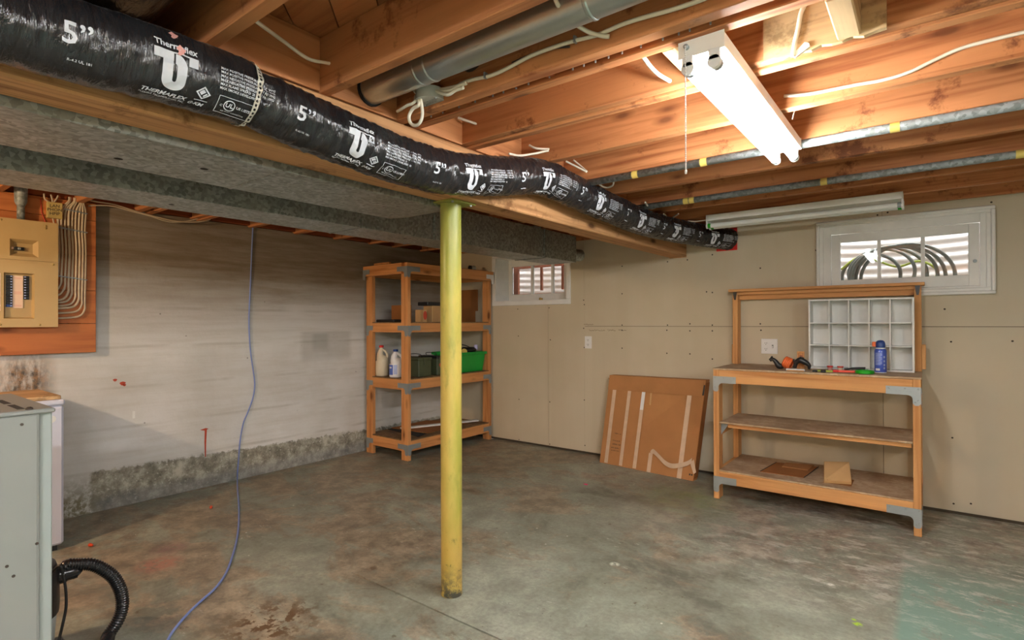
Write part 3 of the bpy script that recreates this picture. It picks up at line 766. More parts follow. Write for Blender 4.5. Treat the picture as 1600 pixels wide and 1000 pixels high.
def flex(u, th, off=0.):
    p = along(u); t = (along(u+.01)-along(u-.01)).normalized()
    w = Vector((1,0,0)); w = (w-t*w.dot(t)).normalized(); h = w.cross(t); h = h if h.z > 0 else -h
    s = u
    r = .089
    q = Vector((s*24+1.2*math.sin(th*2+s*3), math.cos(th)*1.3, math.sin(th)*1.3))
    rid = 1-abs(mn.noise(q))*2
    amp = .0052 if u > U_STRAP+.02 else .0032
    r += amp*(rid-.6)
    r += .0016*math.sin(s*2*PI/.034)*(1 if u > U_STRAP+.05 else .15)
    r += .003*mn.noise(Vector((s*5, math.cos(th)*2, math.sin(th)*2)))
    q2 = Vector((s*60, math.cos(th)*9, math.sin(th)*9)); r += .0016*mn.noise(q2)
    d = u-U_STRAP
    r -= .010*math.exp(-((d-.022)/.022)**2)*(1+.55*math.sin(th*9+3*math.sin(th*4))) + (.004 if d > .02 else 0)
    for ub, k in ((U_BEND, .011), (u_at_y(-3.52) if False else U_BEND-.5, .004)):
        r -= k*math.exp(-((u-ub)/.018)**2)*(max(0, -math.sin(th)+.4))
    r += .003*math.exp(-((u-U_BEND-.03)/.03)**2)
    return p + (w*math.cos(th)+h*math.sin(th))*(r+off)
bm = bmesh.new(); rows = []
UL = cum[-1]
for i in range(NU+1):
    u = UL*i/NU
    rows.append([bm.verts.new(flex(u, 2*PI*k/NV)) for k in range(NV)])
for A, B in zip(rows, rows[1:]):
    for k in range(NV): bm.faces.new([A[k], A[(k+1) % NV], B[(k+1) % NV], B[k]])
fd = thing('flexible_duct', 'black plastic-wrapped flexible duct with white printing, slung beside the beam', 'duct', (2.89,-2.8,1.9))
mb = MB(); mb.bm.free(); mb.bm = bm; mb.build('duct_jacket', FLEX, fd, smooth='all')
# the printing repeats every 0.54 m
TH0 = R(-21)
def print_on(mb, shape, u0, v0, cut=.016):
    put2d(mb, shape, lambda x, y: flex(u0+x, TH0+(v0+y)/.089, .0022), cut)
hook = join2(annulus(.027, .0045, PI, 2*PI, 20, 0, -.022), rect(-.027,-.0045,-.022,.022), rect(.0045,.027,-.022,.010), annulus(.027,.0045,0,PI/2,8,0,.010))
tee = join2(rect(-.047,-.004,.020,.041), rect(.0305,.052,.018,.041), rect(-.004,.0305,.038,.041), hook)
diamond = join2(outline(-.0125,.0125,-.0125,.0125,.0035), rect(-.0065,.0065,-.001,.0075), rect(-.005,.0065,-.0075,-.004))
diamond = ([((x-y)*.7071, (x+y)*.7071) for x, y in diamond[0]], diamond[1])
lines = ['MAX POSITIVE PRESSURE  -  6 INS. WG', 'MAX POSITIVE PRESSURE  -  5 INS. WG', 'MAX NEGATIVE PRESSURE  -  1 IN. WG', 'MAX NEGATIVE PRESSURE  -  1 IN. WG', 'MAX FLAME SPREAD  25', 'MAX SMOKE DEVELOPED  50']
P_T = 0
for rep in range(9):
    mb = MB(); u5 = u_at_y(-4.2)+.545*rep - (.015 if rep > 3 else 0)
    if u5 > UL-.06: break
    near = rep < 3
    print_on(mb, text2d('5\u201d', .062, .012), u5+.004, .012)
    print_on(mb, rect(-.022,.014,-.002,.002) if not near else text2d('R-4.2 UL 181', .008, .01), u5+.01, -.040)
    if u5+.19 < UL-.05:
        print_on(mb, tee, u5+.195, -.002); print_on(mb, text2d('Thermaflex', .0205, .025), u5+.196, .052)
        print_on(mb, text2d('THERMAFLEX', .0165, .03, shear=.25), u5+.183, -.066)
        print_on(mb, text2d('FLEXIBLE TECHNOLOGIES, INC.', .0072, .01, shear=.2), u5+.183, -.078)
        print_on(mb, diamond, u5+.267, -.035); print_on(mb, rect(-.016,.016,-.0012,.0012), u5+.267, -.057)
        print_on(mb, text2d('G-KM', .0145, .03, shear=.3), u5+.258, -.072)
    if u5+.42 < UL-.03:
        for i, ln in enumerate(lines): print_on(mb, text2d(ln, .0088, .018, 'LEFT'), u5+.300, .040-i*.0096)
        print_on(mb, outline(-.047,.047,-.026,.026,.0014), u5+.352, -.052)
        print_on(mb, annulus(.0155,.0132), u5+.337, -.048); print_on(mb, text2d('UL', .018, .03), u5+.337, -.048)
        print_on(mb, text2d('C', .009, .02), u5+.316, -.052); print_on(mb, text2d('US LISTED', .0105, .025, 'LEFT'), u5+.356, -.048)
        print_on(mb, text2d('AIR DUCT CONNECTOR', .0058, .01), u5+.352, -.068)
    stuff(mb.build('printed_marking', PRINT, fd, keep=True))
# perforated hanger strap
mb = MB(); n_h = 46
for k in range(n_h):
    a0, a1 = 2*PI*k/n_h, 2*PI*(k+1)/n_h; am = (a0+a1)/2; wd = .0085
    P = lambda du, a: flex(U_STRAP+du, a, .0035)
    out = [P(-wd, a0), P(-wd, am), P(-wd, a1), P(0, a1), P(wd, a1), P(wd, am), P(wd, a0), P(0, a0)]
    hr, ha = .0040, .0040/.09
    inn = [P(hr*math.sin(q), am-ha*math.cos(q)) for q in [(-PI*3/4+0), (-PI/2), (-PI/4), 0, PI/4, PI/2, PI*3/4, PI]]
    inn = [P(-hr*.7, am-ha*.7), P(-hr, am), P(-hr*.7, am+ha*.7), P(0, am+ha), P(hr*.7, am+ha*.7), P(hr, am), P(hr*.7, am-ha*.7), P(0, am-ha)]
    o_ = [mb.bm.verts.new(p) for p in out]; i_ = [mb.bm.verts.new(p) for p in inn]
    for q in range(8): mb.bm.faces.new([o_[q], o_[(q+1) % 8], i_[(q+1) % 8], i_[q]])
mb.build('hanger_strap', plain('strap_metal', srgb(196,192,176), .5, .3), fd)
# torn patches showing pink insulation
for q in ((270,62), (277,87)):
    p = at(*q, 0, 2.95); u = u_at_y(p.y); th = math.atan2(p.z-along(u).z, .07)
    mb = MB(); put2d(mb, poly([(.009*(1+.35*math.sin(5*a))*math.cos(a), .011*(1+.3*math.cos(3*a))*math.sin(a)) for a in [k*PI/8 for k in range(16)]]), lambda x, y: flex(u+x, th+y/.089, .003))
    mb.build('torn_insulation', PINK, fd)
m = MB(); m.box(3.03, 3.192, -.006, 0, 1.828, 2.008); tag(m.build('red_tape', REDT, loc=(3.12,0,1.83)), 'red tape sealing where the flexible duct enters the wall', 'tape')

# ================================================================== LAMPS
def fixture(name, label, axis, x0, y0, L, ztop, tubemat_, lit, group=None):
    """two-tube strip lamp; local axes: s along the lamp, w across it"""
    t = thing(name, label, 'ceiling light', (x0, y0, ztop), group)
    def P(s, w, z): return (x0+w, y0+s, ztop+z) if axis == 1 else (x0+s, y0+w, ztop+z)
    def bx(mb, s0, s1, w0, w1, z0, z1, bev=.002):
        a, b = P(s0, w0, z0), P(s1, w1, z1)
        mb.box(min(a[0], b[0]), max(a[0], b[0]), min(a[1], b[1]), max(a[1], b[1]), a[2], b[2], bev)
    m = MB(); bx(m, 0, L, -.061, .061, -.044, -.001, .003); m.build('housing', WHITEM, t)
    for s0 in (-.0025, L+.0005):
        m = MB(); bx(m, s0, s0+.002, -.063, .063, -.048, 0, .0005); m.build('end_plate', WHITEM, t)
    for w in (-.036, .036):
        a, b = P(.012, w, -.078), P(L-.012, w, -.078)
        mb = MB(); mb.tube([a, b], .0165, 16); tb = mb.build('tube_lamp', tubemat_, t, smooth=True)
        for s in (0, L-.03):
            mb = MB(); mb.tube([P(s+.004, w, -.078), P(s+.026, w, -.078)], .0172, 16)
            mb.build('tube_cap', STEEL if lit else GREEN if s > 0 and w > 0 or s == 0 else STEEL, tb, smooth=True)
        for s in (-.006, L-.006):
            mb = MB(); bx(mb, s, s+.012, w-.015, w+.015, -.075, -.044, .002)
            ax = Vector(P(1,0,0))-Vector(P(0,0,0)); mb.lathe([(.018,0),(.018,.012)], P(s, w, -.080), 14, ax); mb.build('lamp_socket', WHITEPL, t)
    return t
f1 = fixture('ceiling_light', 'lit two-tube fluorescent strip lamp with a pull chain', 1, 3.918, -3.05, 1.09, ZJ-.0005, TUBEON, True)
m = MB(); z = 2.012; k = 0
while z > 1.672:
    c = Vector((3.880, -3.066, z)); m.lathe([(.0006,-.0026),(.0022,-.0012),(.0022,.0012),(.0006,.0026)], c, 6); z -= .0058
m.lathe([(.002,0),(.004,-.004),(.003,-.012)], (3.88,-3.066,1.672), 8); m.build('pull_chain', WHITEPL, f1, smooth='all')
m = MB(); m.lathe([(.007,0),(.007,.012),(.004,.014)], (3.880,-3.052,2.014), 12, (0,-1,0)); m.build('chain_switch', STEEL, f1)
f2 = fixture('ceiling_light', 'unlit two-tube strip lamp along the top of the back wall', 0, 3.118, -.47, 1.165, ZJ-.0005, TUBEOFF, False)
fill_lamp_a = fixture('ceiling_light', 'added fill strip lamp behind the viewer on the right', 1, 6.35, -5.6, 1.12, ZJ-.0005, TUBEFILL, True)  # unseen lamp, added to brighten the room
fill_lamp_b = fixture('ceiling_light', 'added fill strip lamp behind the viewer, nearest to the pull-chain lamp', 1, 4.95, -6.35, 1.09, ZJ-.0005, TUBEFILL, True)  # second unseen lamp, added as fill from near the camera
bl = thing('bulb_lamp', 'bare warm bulb in a porcelain holder off to the left', 'ceiling light', (1.25,-5.5,ZJ))
m = MB(); m.lathe([(.055,0),(.055,-.015),(.03,-.03),(.024,-.06)], (1.25,-5.5,ZJ-.0005), 20); m.build('lamp_holder', WHITEPL, bl, smooth=True)
m = MB(); m.lathe([(.013,0),(.014,-.02),(.028,-.05),(.03,-.07),(.022,-.09),(.004,-.098)], (1.25,-5.5,ZJ-.06), 20); m.build('bulb', bulbmat(), bl, smooth=True)
ld = bpy.data.lights.new('bulb_glow', 'POINT'); ld.energy = BULB_POWER; ld.color = (1, .70, .42); ld.shadow_soft_size = .03
lo = bpy.data.objects.new('bulb_glow', ld); COL.objects.link(lo); lo.location = (1.25,-5.5,ZJ-.185)

# ================================================================== CEILING WIRING
JBX = (2.985, -3.172)
jb = thing('junction_box', 'round metal junction box with white cables beside the paired joists', 'junction box', (*JBX, 2.05))
m = MB(); m.lathe([(.051,.003),(.051,.040)], (*JBX,2.05), 24); m.build('box_body', JBOX, jb, smooth=True)
m = MB(); m.lathe([(.053,0),(.053,.004)], (*JBX,2.0495), 24); cv = m.build('cover_plate', JBOX, jb, smooth=True)
m = MB()
for a in (-.3, PI-.3): m.lathe([(.005,0),(.004,-.003)], (JBX[0]+.042*math.cos(a), JBX[1]+.042*math.sin(a), 2.0495), 8)
build_each(m, 'cover_screw', STEEL, cv)
m = MB()
for i in range(4):
    for j in range(2): m.box(JBX[0]-.026+i*.014, JBX[0]-.018+i*.014, JBX[1]-.010+j*.014, JBX[1]-.005+j*.014, 2.0488, 2.0496)
stuff(m.build('embossing', STEEL, cv))
jb2 = thing('junction_box', 'dark round junction box high on the joist behind the long white cable', 'junction box', (3.17,-3.158,2.16))
m = MB(); m.lathe([(.046,0),(.046,-.035)], (3.17,-3.178,2.165), 22, (0,-1,.25)); m.build('box_body', RUST, jb2, smooth=True)
m = MB(); m.lathe([(.03,0),(.03,.004)], (3.17,-3.182,2.166), 18, (0,-1,.25)); m.build('cover_plate', BRK, jb2)
def zc(pts, z): return [at(x, y, 2, z) for x, y in pts]
def yc(pts, y): return [at(x, py, 1, y) for x, py in pts]
CG = 'white cables in the ceiling'
cable('electrical_cable', [at(398,30,2,2.085)]+zc([(404,36)],2.08)+[at(445,66,0,2.84), at(480,91,0,2.83), at(508,98,0,2.83), at(527,101,0,2.84)], .0058, CABLEW, 'white cable bridging the joist bay above the flexible duct strap', group=CG)
cable('electrical_cable', [at(716,184,0,2.80), at(724,187,0,2.82), at(745,194,0,2.86), at(760,201,0,2.89), at(773,206,0,2.93)], .0058, CABLEW, 'short white cable below the round junction box, ending at a joist', group=CG)
cable('electrical_cable', [at(795,240,0,2.84), at(812,243,0,2.86), at(835,240,0,2.90), at(857,235,0,2.95)], .0058, CABLEW, 'lower of two white cables meeting over the flexible duct bend', group=CG)
cable('electrical_cable', [at(827,227,0,2.86), at(838,232,0,2.90), at(858,233,0,2.945)], .0055, CABLEW, 'upper of two white cables meeting over the flexible duct bend', group=CG)
cable('electrical_cable', [at(884,252,0,2.86), at(900,260,0,2.90), at(917,269,0,2.95)], .0052, CABLEW, 'pale cable in front of the joist beside the nearer galvanised pipe, lower', group=CG)
cable('electrical_cable', [at(896,250,0,2.86), at(908,260,0,2.90), at(917,268,0,2.945)], .0052, CABLEW, 'pale cable in front of the joist beside the nearer galvanised pipe, upper', group=CG)
cable('electrical_cable', zc([(932,281),(938,289),(948,293),(957,290),(959,284)],2.02), .0052, CABLEW, 'white cable loop dangling under the nearer galvanised pipe', group=CG)
cable('electrical_cable', zc([(1008,316),(1013,323),(1018,326),(1025,324),(1031,322)],2.015), .0055, CABLEW, 'white cable hook dangling under the second galvanised pipe', group=CG)
cable('electrical_cable', zc([(1037,334),(1043,340),(1048,341),(1054,338),(1060,334)],2.012), .0055, CABLEW, 'white cable hook dangling above the far end of the flexible duct', group=CG)
cable('electrical_cable', yc([(1152,322),(1156,329),(1160,333)],-.44), .006, CABLEW, 'short cable entering the top of the unlit strip lamp', group=CG)
cable('electrical_cable', zc([(1075,345),(1085,346),(1095,345),(1108,343)],2.012), .005, CABLEW, 'thin cable joining the end of the unlit strip lamp', group=CG)
cable('electrical_cable', [Vector((3.005,-3.168,2.085)), at(712,135,1,-3.175)]+yc([(722,130),(740,124),(764,119),(790,108),(830,87),(870,72),(900,63),(935,54),(972,38),(1010,26),(1060,12),(1110,-6),(1200,-45)],-3.164), .0062, CABLEW, 'long white cable stapled along the paired joists from the junction box', group=CG)
cable('electrical_cable', [at(866,-6,1,-3.35), at(872,8,1,-3.33), at(885,24,1,-3.28), at(900,38,1,-3.22), at(920,50,1,-3.18), at(940,56,1,-3.168), at(952,57,1,-3.162)], .0062, CABLEW, 'white cable drooping across the round metal duct', group=CG)
cable('electrical_cable', yc([(800,98),(830,85),(860,76),(890,73)],-3.158), .0032, RUST, 'thin dark wire beside the long white cable', group=None)
cable('electrical_cable', [Vector((2.945,-3.2,2.075)), at(655,163,1,-3.215), at(645,170,1,-3.215), at(639,182,1,-3.215), at(642,193,1,-3.215), at(650,196,1,-3.215), at(657,190,1,-3.215), at(660,175,1,-3.21), Vector((2.968,-3.208,2.075))], .0062, CABLEW, 'white cable loop hanging below the round junction box', group=CG)
cable('electrical_cable', [Vector((2.93,-3.19,2.08)), at(647,160,1,-3.22), at(636,165,1,-3.225), at(628,170,1,-3.22), at(621,174,1,-3.20)], .0058, CABLEW, 'short white cable leaving the round junction box towards the beam', group=CG)
cable('electrical_cable', [Vector((2.93,-3.14,2.085)), at(649,144,1,-3.17), at(645,138,1,-3.16)], .0055, CABLEW, 'stub of white cable rising left of the round junction box', group=CG)
for i, (px, py) in enumerate([(717,135),(712,142)]):
    a = at(px-14, py+6, 1, -3.19); b = at(px, py-1, 1, -3.19); b2 = at(px+12, py-5, 1, -3.19)
    cable('electrical_cable', [Vector((3.008,-3.165-.02*i,2.085)), a, b, b2], .0062, CABLEW, ['upper', 'lower'][i]+' short white cable end beside the round junction box', group=CG)
for px, py in [(760,119),(900,63)]:
    p = at(px, py, 1, -3.162); m = MB(); m.box(p.x-.003, p.x+.003, p.y-.012, p.y+.002, p.z-.010, p.z+.010)
    tag(m.build('cable_staple', STEEL, loc=p), 'small metal staple holding the long white cable, '+('near the junction box' if px < 800 else 'near the drooping cable'), 'staple')
cable('electrical_cable', [at(1003,86,2,2.07), at(1008,93,2,2.065), at(1018,106,2,2.06), at(1030,117,2,2.055), at(1047,127,2,2.05)], .0068, CABLEW, 'white cable stub in the bay left of the lit lamp', group=CG)
cable('electrical_cable', yc([(1258,6),(1251,22),(1247,45),(1242,66),(1239,88)],-2.808), .0072, CABLEW, 'white cable hanging against the grey board right of the lit lamp', group=CG)
a, b = at(1240,88,1,-2.806), at(1264,67,1,-2.806)
m = MB(); d = (b-a).normalized(); m.prism([(0,-.007),((b-a).length-.006,-.011),((b-a).length,0),((b-a).length-.004,.010),(0,.006)], a, d, Vector((0,1,0)).cross(d), (0,.009,0))
tag(m.build('cable_clip', CABLEW, loc=a), 'pale plastic clip at the foot of the cable on the grey board', 'clip')
cable('electrical_cable', yc([(1225,150),(1262,147),(1300,140),(1340,132),(1380,125),(1420,113),(1460,94),(1500,76),(1550,62),(1600,50),(1680,30)],-2.349), .0060, CABLEW, 'long pale cable wavering along the joist right of the lit lamp', group=CG)
cable('electrical_cable', yc([(1098,154),(1103,161),(1112,163),(1120,160)],-2.30), .003, CABLEW, 'thin wire loop under the middle of the lit lamp', group=CG)
cable('electrical_cable', yc([(1243,170),(1240,178),(1238,186)],-2.26), .002, CABLEW, 'thin wire dangling right of the lit lamp', group=CG)

# blue data cable down the concrete wall and over the floor
pts = [Vector((.03,-2.305,2.1)), Vector((.012,-2.307,2.02))]+[at(x, y, 0, .008) for x, y in [(393,400),(391,450),(389,500),(391,545),(395,575),(398,600),(395,622),(388,642),(380,662),(375,690),(373,715)]]+[at(371,740,0,.02)]
pts += [at(x, y, 2, .0055) for x, y in [(371,763),(373,790),(373,815),(370,842),(362,872),(352,897),(336,919),(315,938),(295,957),(275,980),(262,1000),(245,1040)]]
cable('data_cable', pts, .0055, CABLEB, 'blue-grey data cable hanging down the concrete wall and across the floor', n=8)

# ================================================================== ELECTRICAL PANEL
bd = thing('panel_backboard', 'orange-stained wooden board on the concrete wall behind the breaker panel', 'board', (.035,-4.0,1.066))
zs_ = [1.066, 1.255, 1.47, 1.70, 1.93, 2.044]
for a, b in zip(zs_, zs_[1:]):
    m = MB(); m.box(.034, .052, -4.9, -3.375, a+.001, b-.001, .002); m.build('plank', WPANEL, bd)
m = MB()
for y in (-4.6, -3.48): m.box(.0005, .034, y-.03, y+.03, 1.12, 2.0)
build_each(m, 'batten', WPANEL, bd)
ep = thing('breaker_panel', 'tan metal breaker panel with a recessed row of black breakers', 'electrical panel', (.053,-3.8,1.234))
XF = .125
holes = [(-3.812,-3.682,1.655,1.758), (-3.838,-3.70,1.285,1.556)]
def wally(mb, y0, y1, z0, z1, x0, x1, holes):
    ysn = sorted({y0, y1, *[h[i] for h in holes for i in (0, 1)]}); zsn = sorted({z0, z1, *[h[i] for h in holes for i in (2, 3) if z0 < h[i] < z1]})
    for a, b in zip(ysn, ysn[1:]):
        for c, d in zip(zsn, zsn[1:]):
            if not any(h[0] < (a+b)/2 < h[1] and h[2] < (c+d)/2 < h[3] for h in holes): mb.box(x0, x1, a, b, c, d)
m = MB(); m.box(.0525, .095, -4.02, -3.60, 1.238, 1.87); m.build('panel_box', TANS, ep)
m = MB(); wally(m, -4.03, -3.588, 1.234, 1.633, .0955, XF, holes); m.build('cover', TAN, ep)
m = MB(); wally(m, -4.03, -3.588, 1.6345, 1.876, .0955, XF, holes); m.build('cover', TAN, ep)
m = MB()                                            # sloped sides of the upper recess
y0, y1, z0, z1 = holes[0]; q = .022
for A, B in (((y0,z0),(y1,z0)),((y1,z0),(y1,z1)),((y1,z1),(y0,z1)),((y0,z1),(y0,z0))):
    inn = lambda p: (min(max(p[0], y0+q), y1-q), min(max(p[1], z0+q), z1-q))
    a, b = inn(A), inn(B)
    m.face([(XF,*A),(XF,*B),(.1,*b),(.1,*a)])
m.box(.0965, .1, y0, y1, z0, z1); m.build('recess', TANS, ep)
m = MB(); m.box(.1005, .116, -3.79, -3.745, 1.692, 1.712, .002); mbk = m.build('main_breaker', BLACK, ep)
m = MB(); m.box(.116, .124, -3.775, -3.762, 1.695, 1.708, .001); m.build('toggle', STEEL, mbk)
m = MB(); m.lathe([(.007,0),(.007,.003)], (.112,-3.80,1.703), 10, (1,0,0)); m.build('indicator', LBLPK, mbk)
m = MB(); y0, y1, z0, z1 = holes[1]
for A, B in (((y0,z0),(y1,z0)),((y1,z0),(y1,z1)),((y1,z1),(y0,z1)),((y0,z1),(y0,z0))):
    inn = lambda p: (min(max(p[0], y0+.010), y1-.010), min(max(p[1], z0+.008), z1-.008)); a, b = inn(A), inn(B)
    m.face([(XF,*A),(XF,*B),(.102,*b),(.102,*a)])
m.box(.0965, .102, y0, y1, z0, z1); m.build('recess', TANS, ep)
nb = 12
for i in range(nb):
    z = 1.542-i*.0158
    for side in (0, 1):
        if side and i > 8: continue
        ya = (-3.826, -3.797) if side == 0 else (-3.748, -3.722)
        m = MB(); m.box(.1025, .114, *ya, z-.0148, z, .001); b_ = m.build('breaker', BLUED if (side == 0 and i == 11) else BLACK, ep)
        yt = (ya[1]-.010, ya[1]-.003) if side == 0 else (ya[0]+.002, ya[0]+.010)
        m = MB(); m.box(.114, .119, *yt, z-.010, z-.0045); m.build('breaker_toggle', LTBLUE, b_)
m = MB(); m.box(.1025, .1085, -3.796, -3.750, 1.348, 1.540); lb = m.build('circuit_label', LBLPK, ep)
m = MB()
for z in (1.528, 1.522, 1.444, 1.438, 1.432, 1.364, 1.358): m.box(.1085, .1088, -3.790, -3.756, z, z+.002)
stuff(m.build('label_print', plain('label_print', srgb(222,150,130), .6), lb))
m = MB()
for y, z in ((-3.648,1.853),(-3.648,1.838),(-3.612,1.62),(-3.85,1.862),(-3.675,1.248),(-3.852,1.25)): m.lathe([(.006,0),(.006,.002),(.003,.004)], (XF,y,z), 10, (1,0,0))
build_each(m, 'cover_screw', BRASS, ep)
m = MB(); m.box(.125, .127, -4.03, -3.852, 1.33, 1.55); m.build('circuit_directory', LBLPK, ep)
cdt = thing('electrical_conduit', 'metal service conduit entering the top of the breaker panel', 'conduit', (.09,-3.76,1.877))
m = MB(); m.tube([(.09,-3.757,1.8765),(.09,-3.757,2.0)], .019, 14); m.build('pipe_run', GALVP, cdt, smooth='all')
m = MB(); m.lathe([(.022,0),(.03,.02),(.032,.09),(.032,.13)], (.09,-3.757,1.965), 14); m.build('conduit_fitting', GALVP, cdt, smooth=True)
# phone tag box
tb = thing('phone_box', 'small tan box with hand-lettered label above the breaker panel', 'box', (.06,-3.6,1.91))
m = MB(); m.box(.053, .088, -3.632, -3.558, 1.912, 2.012, .002); m.build('box_body', TAGC, tb)
m = MB()
for i, s in enumerate(('LAN', 'PHON', 'HPIP')):
    put2d(m, text2d(s, .026, .012), lambda x, y, i=i: (.0885, -3.597+x, 1.988-.024*i+y+.06*x))
stuff(m.build('hand_lettering', INK, tb, keep=True))
# the looping branch cables
CB = 'branch cables beside the breaker panel'
SP = [-3.573,-3.557,-3.538,-3.521,-3.503,-3.486,-3.468,-3.452,-3.437]
tops = [-3.52,-3.515,-3.495,-3.49,-3.48,-3.468,-3.462,-3.455,-3.45]
zl = [1.50,1.455,1.43,1.40,1.385,1.365,1.35,1.32,1.288]
for i in range(9):
    y = SP[i]; jx = .066+.003*(i % 2)
    cable('electrical_cable', [(.07,tops[i],2.06),(.07,tops[i]+(.003 if i > 4 else -.004),2.03),(jx,y+.002,1.975 if i > 1 else 1.96),(jx,y-.002,1.85),(jx,y+.003,1.72),(jx,y-.002,zl[i]+.12),(jx,y-.004,zl[i]+.055),(jx,y-.022-.002*i,zl[i]+.012),(jx+.01,min(y-.05,-3.592),zl[i]),(jx+.01,-3.606,zl[i]+.003)],
          .0064 if i % 3 else .0076, CABLEG, ['innermost of nine grey cables looping into the panel side','second cable from the panel, looping into its side','third cable from the panel, looping into its side','fourth cable from the panel, looping into its side','middle of nine cables looping into the panel side','sixth cable from the panel, looping into its side','seventh cable from the panel, looping into its side','eighth cable from the panel, next to the outermost','outermost of nine cables looping low into the panel'][i], group=CB, sub=6)
for z, ya, yb in ((1.985,-3.535,-3.432),(1.862,-3.58,-3.43),(1.555,-3.58,-3.43)):
    m = MB()
    for i in range(9):
        if ya-.005 < SP[i] < yb+.005: m.box(.0525, .0785, SP[i]-.009, SP[i]+.009, z-.003-.0035*i*.6, z+.003-.0035*i*.6)
    tag(m.build('cable_strap', STEEL, loc=(.06,-3.5,z)), {1.985:'top', 1.862:'middle', 1.555:'bottom'}[z]+' row of metal straps over the looping panel cables', 'strap')
for pts_, lb in (([(.07,-3.645,2.06),(.07,-3.642,2.03),(.07,-3.628,2.016),(.07,-3.617,2.013)], 'cable hooking into the lettered box from the left'),
                 ([(.07,-3.612,2.06),(.07,-3.605,2.03),(.07,-3.604,2.012)], 'cable dropping straight into the lettered box'),
                 ([(.07,-3.576,2.06),(.07,-3.585,2.035),(.07,-3.595,2.018),(.07,-3.597,2.012)], 'cable slanting into the lettered box from the right'),
                 ([(.07,-3.602,1.912),(.075,-3.60,1.895),(.08,-3.598,1.874)], 'short cable between the lettered box and the panel')):
    cable('electrical_cable', pts_, .0052, CABLEG, lb, group=CB)
cable('electrical_cable', [(.058,-3.66,2.03),(.056,-3.655,1.97),(.056,-3.652,1.94),(.057,-3.64,1.90),(.06,-3.635,1.877)], .002, RED, 'thin red wire left of the lettered box')
cable('electrical_cable', [at(x, y, 0, .06) for x, y in [(138,312),(150,315),(180,320),(215,331),(245,339),(272,345),(300,347),(325,344),(333,336)]], .0052, CABLEG, 'lower of two cables sagging along the top of the concrete wall')
cable('electrical_cable', [at(x, y, 0, .05) for x, y in [(138,322),(150,321),(175,322),(205,330),(233,337),(262,346),(290,346),(315,340),(330,336)]], .0052, CABLEG, 'upper of two cables sagging along the top of the concrete wall')

# ================================================================== WALL OUTLETS
def plate(name, label, cx, cz, w, h, kinds, group=None):
    t = thing(name, label, 'outlet', (cx, 0, cz), group)
    m = MB(); m.box(cx-w/2, cx+w/2, -.007, -.0008, cz-h/2, cz+h/2, .002); m.build('cover_plate', WHITEPL, t)
    for dx, k in kinds:
        if k == 'o':
            for dz in (.022, -.022):
                m = MB(); m.lathe([(.0165,0),(.0165,.002)], (cx+dx,-.007,cz+dz), 16, (0,-1,0)); r_ = m.build('receptacle', WHITEPL, t)
                m = MB()
                for sx in (-.0065, .0065): m.box(cx+dx+sx-.0013, cx+dx+sx+.0013, -.0096, -.0088, cz+dz-.002, cz+dz+.008)
                m.lathe([(.003,0),(.003,.0006)], (cx+dx,-.009,cz+dz-.008), 8, (0,-1,0)); stuff(m.build('slots', INK, r_))
        else:
            m = MB(); m.box(cx+dx-.006, cx+dx+.006, -.008, -.0065, cz-.013, cz+.013); m.build('switch_slot', GREYM, t)
            m = MB(); m.box(cx+dx-.004, cx+dx+.004, -.016, -.007, cz-.010, cz+.002, .001); m.build('switch_toggle', WHITEPL, t)
plate('wall_outlet', 'single white outlet on the drywall under the pencil marks', 1.832, 1.063, .074, .116, [(0,'o')])
plate('wall_outlet', 'white double plate with outlet and switch behind the workbench', 3.425, 1.063, .117, .116, [(-.024,'o'),(.024,'s')])

# ================================================================== WORKBENCH
wb_ = thing('workbench', 'wooden workbench with two lower shelves and tall rear posts', 'workbench', (3.78,-.31,0))
X0, X1, YF, YB = 3.183, 4.366, -.60, -.022
for x in (X0, X1-.038):
    m = MB(); m.box(x, x+.038, YF, YF+.089, .0005, .913, .002); m.build('leg', WBZ, wb_)
    m = MB(); m.box(x, x+.038, YB-.089, YB, .0005, 1.462, .002); m.build('leg', WBZ, wb_)
def rail(x0, x1, y0, y1, z0, z1, mt, name='rail'):
    m = MB(); m.box(x0, x1, y0, y1, z0, z1, .002); m.build(name, mt, wb_)
rail(X0+.0385, X1-.0385, YF-.001, YF+.037, .822, .912, WBX); rail(X0+.0385, X1-.0385, YB-.038, YB, .822, .912, WBX)
rail(X0+.0385, X1-.0385, YF-.001, YF+.037, .112, .196, WBX); rail(X0+.0385, X1-.0385, YB-.038, YB, .112, .196, WBX)
for x in (X0, X1-.038):
    rail(x, x+.038, YF+.0895, YB-.0895, .822, .912, WBY); rail(x, x+.038, YF+.0895, YB-.0895, .112, .196, WBY); rail(x+.002, x+.036, YF+.0895, YB-.0895, .445, .51, WBY)
m = MB(); m.box(X0-.003, X1+.003, YF-.003, YB-.0895, .9135, .925, .001); m.box(X0+.0385, X1-.0385, YB-.0895, YB, .9135, .925); m.build('worktop', PLY, wb_)
m = MB(); m.box(X0+.0385, X1-.0385, YF+.0, YB, .197, .207, .001); m.build('lower_shelf', PLY, wb_)
m = MB(); m.box(X0+.039, X1-.039, YF+.012, -.12, .533, .545, .001); m.build('middle_shelf', PLY, wb_)
rail(X0+.09, X1-.045, YF+.03, YF+.068, .505, .532, WBX, 'shelf_cleat'); rail(X0+.045, X1-.045, -.2, -.162, .505, .532, WBX, 'shelf_cleat')
rail(3.152, 4.384, -.115, -.018, 1.487, 1.508, WBX, 'top_board'); rail(X0+.0385, X1-.0385, -.056, -.024, 1.425, 1.486, WBX, 'header_rail')
rail(X0, X1, YB-.060, YB-.024, 1.4625, 1.4865, WBX, 'header_rail')
rail(X0-.0145, X0-.0005, -.085, -.025, .93, 1.075, WBZ, 'side_block'); rail(X1+.0005, X1+.022, -.12, -.08, .94, 1.10, WBZ, 'side_block')
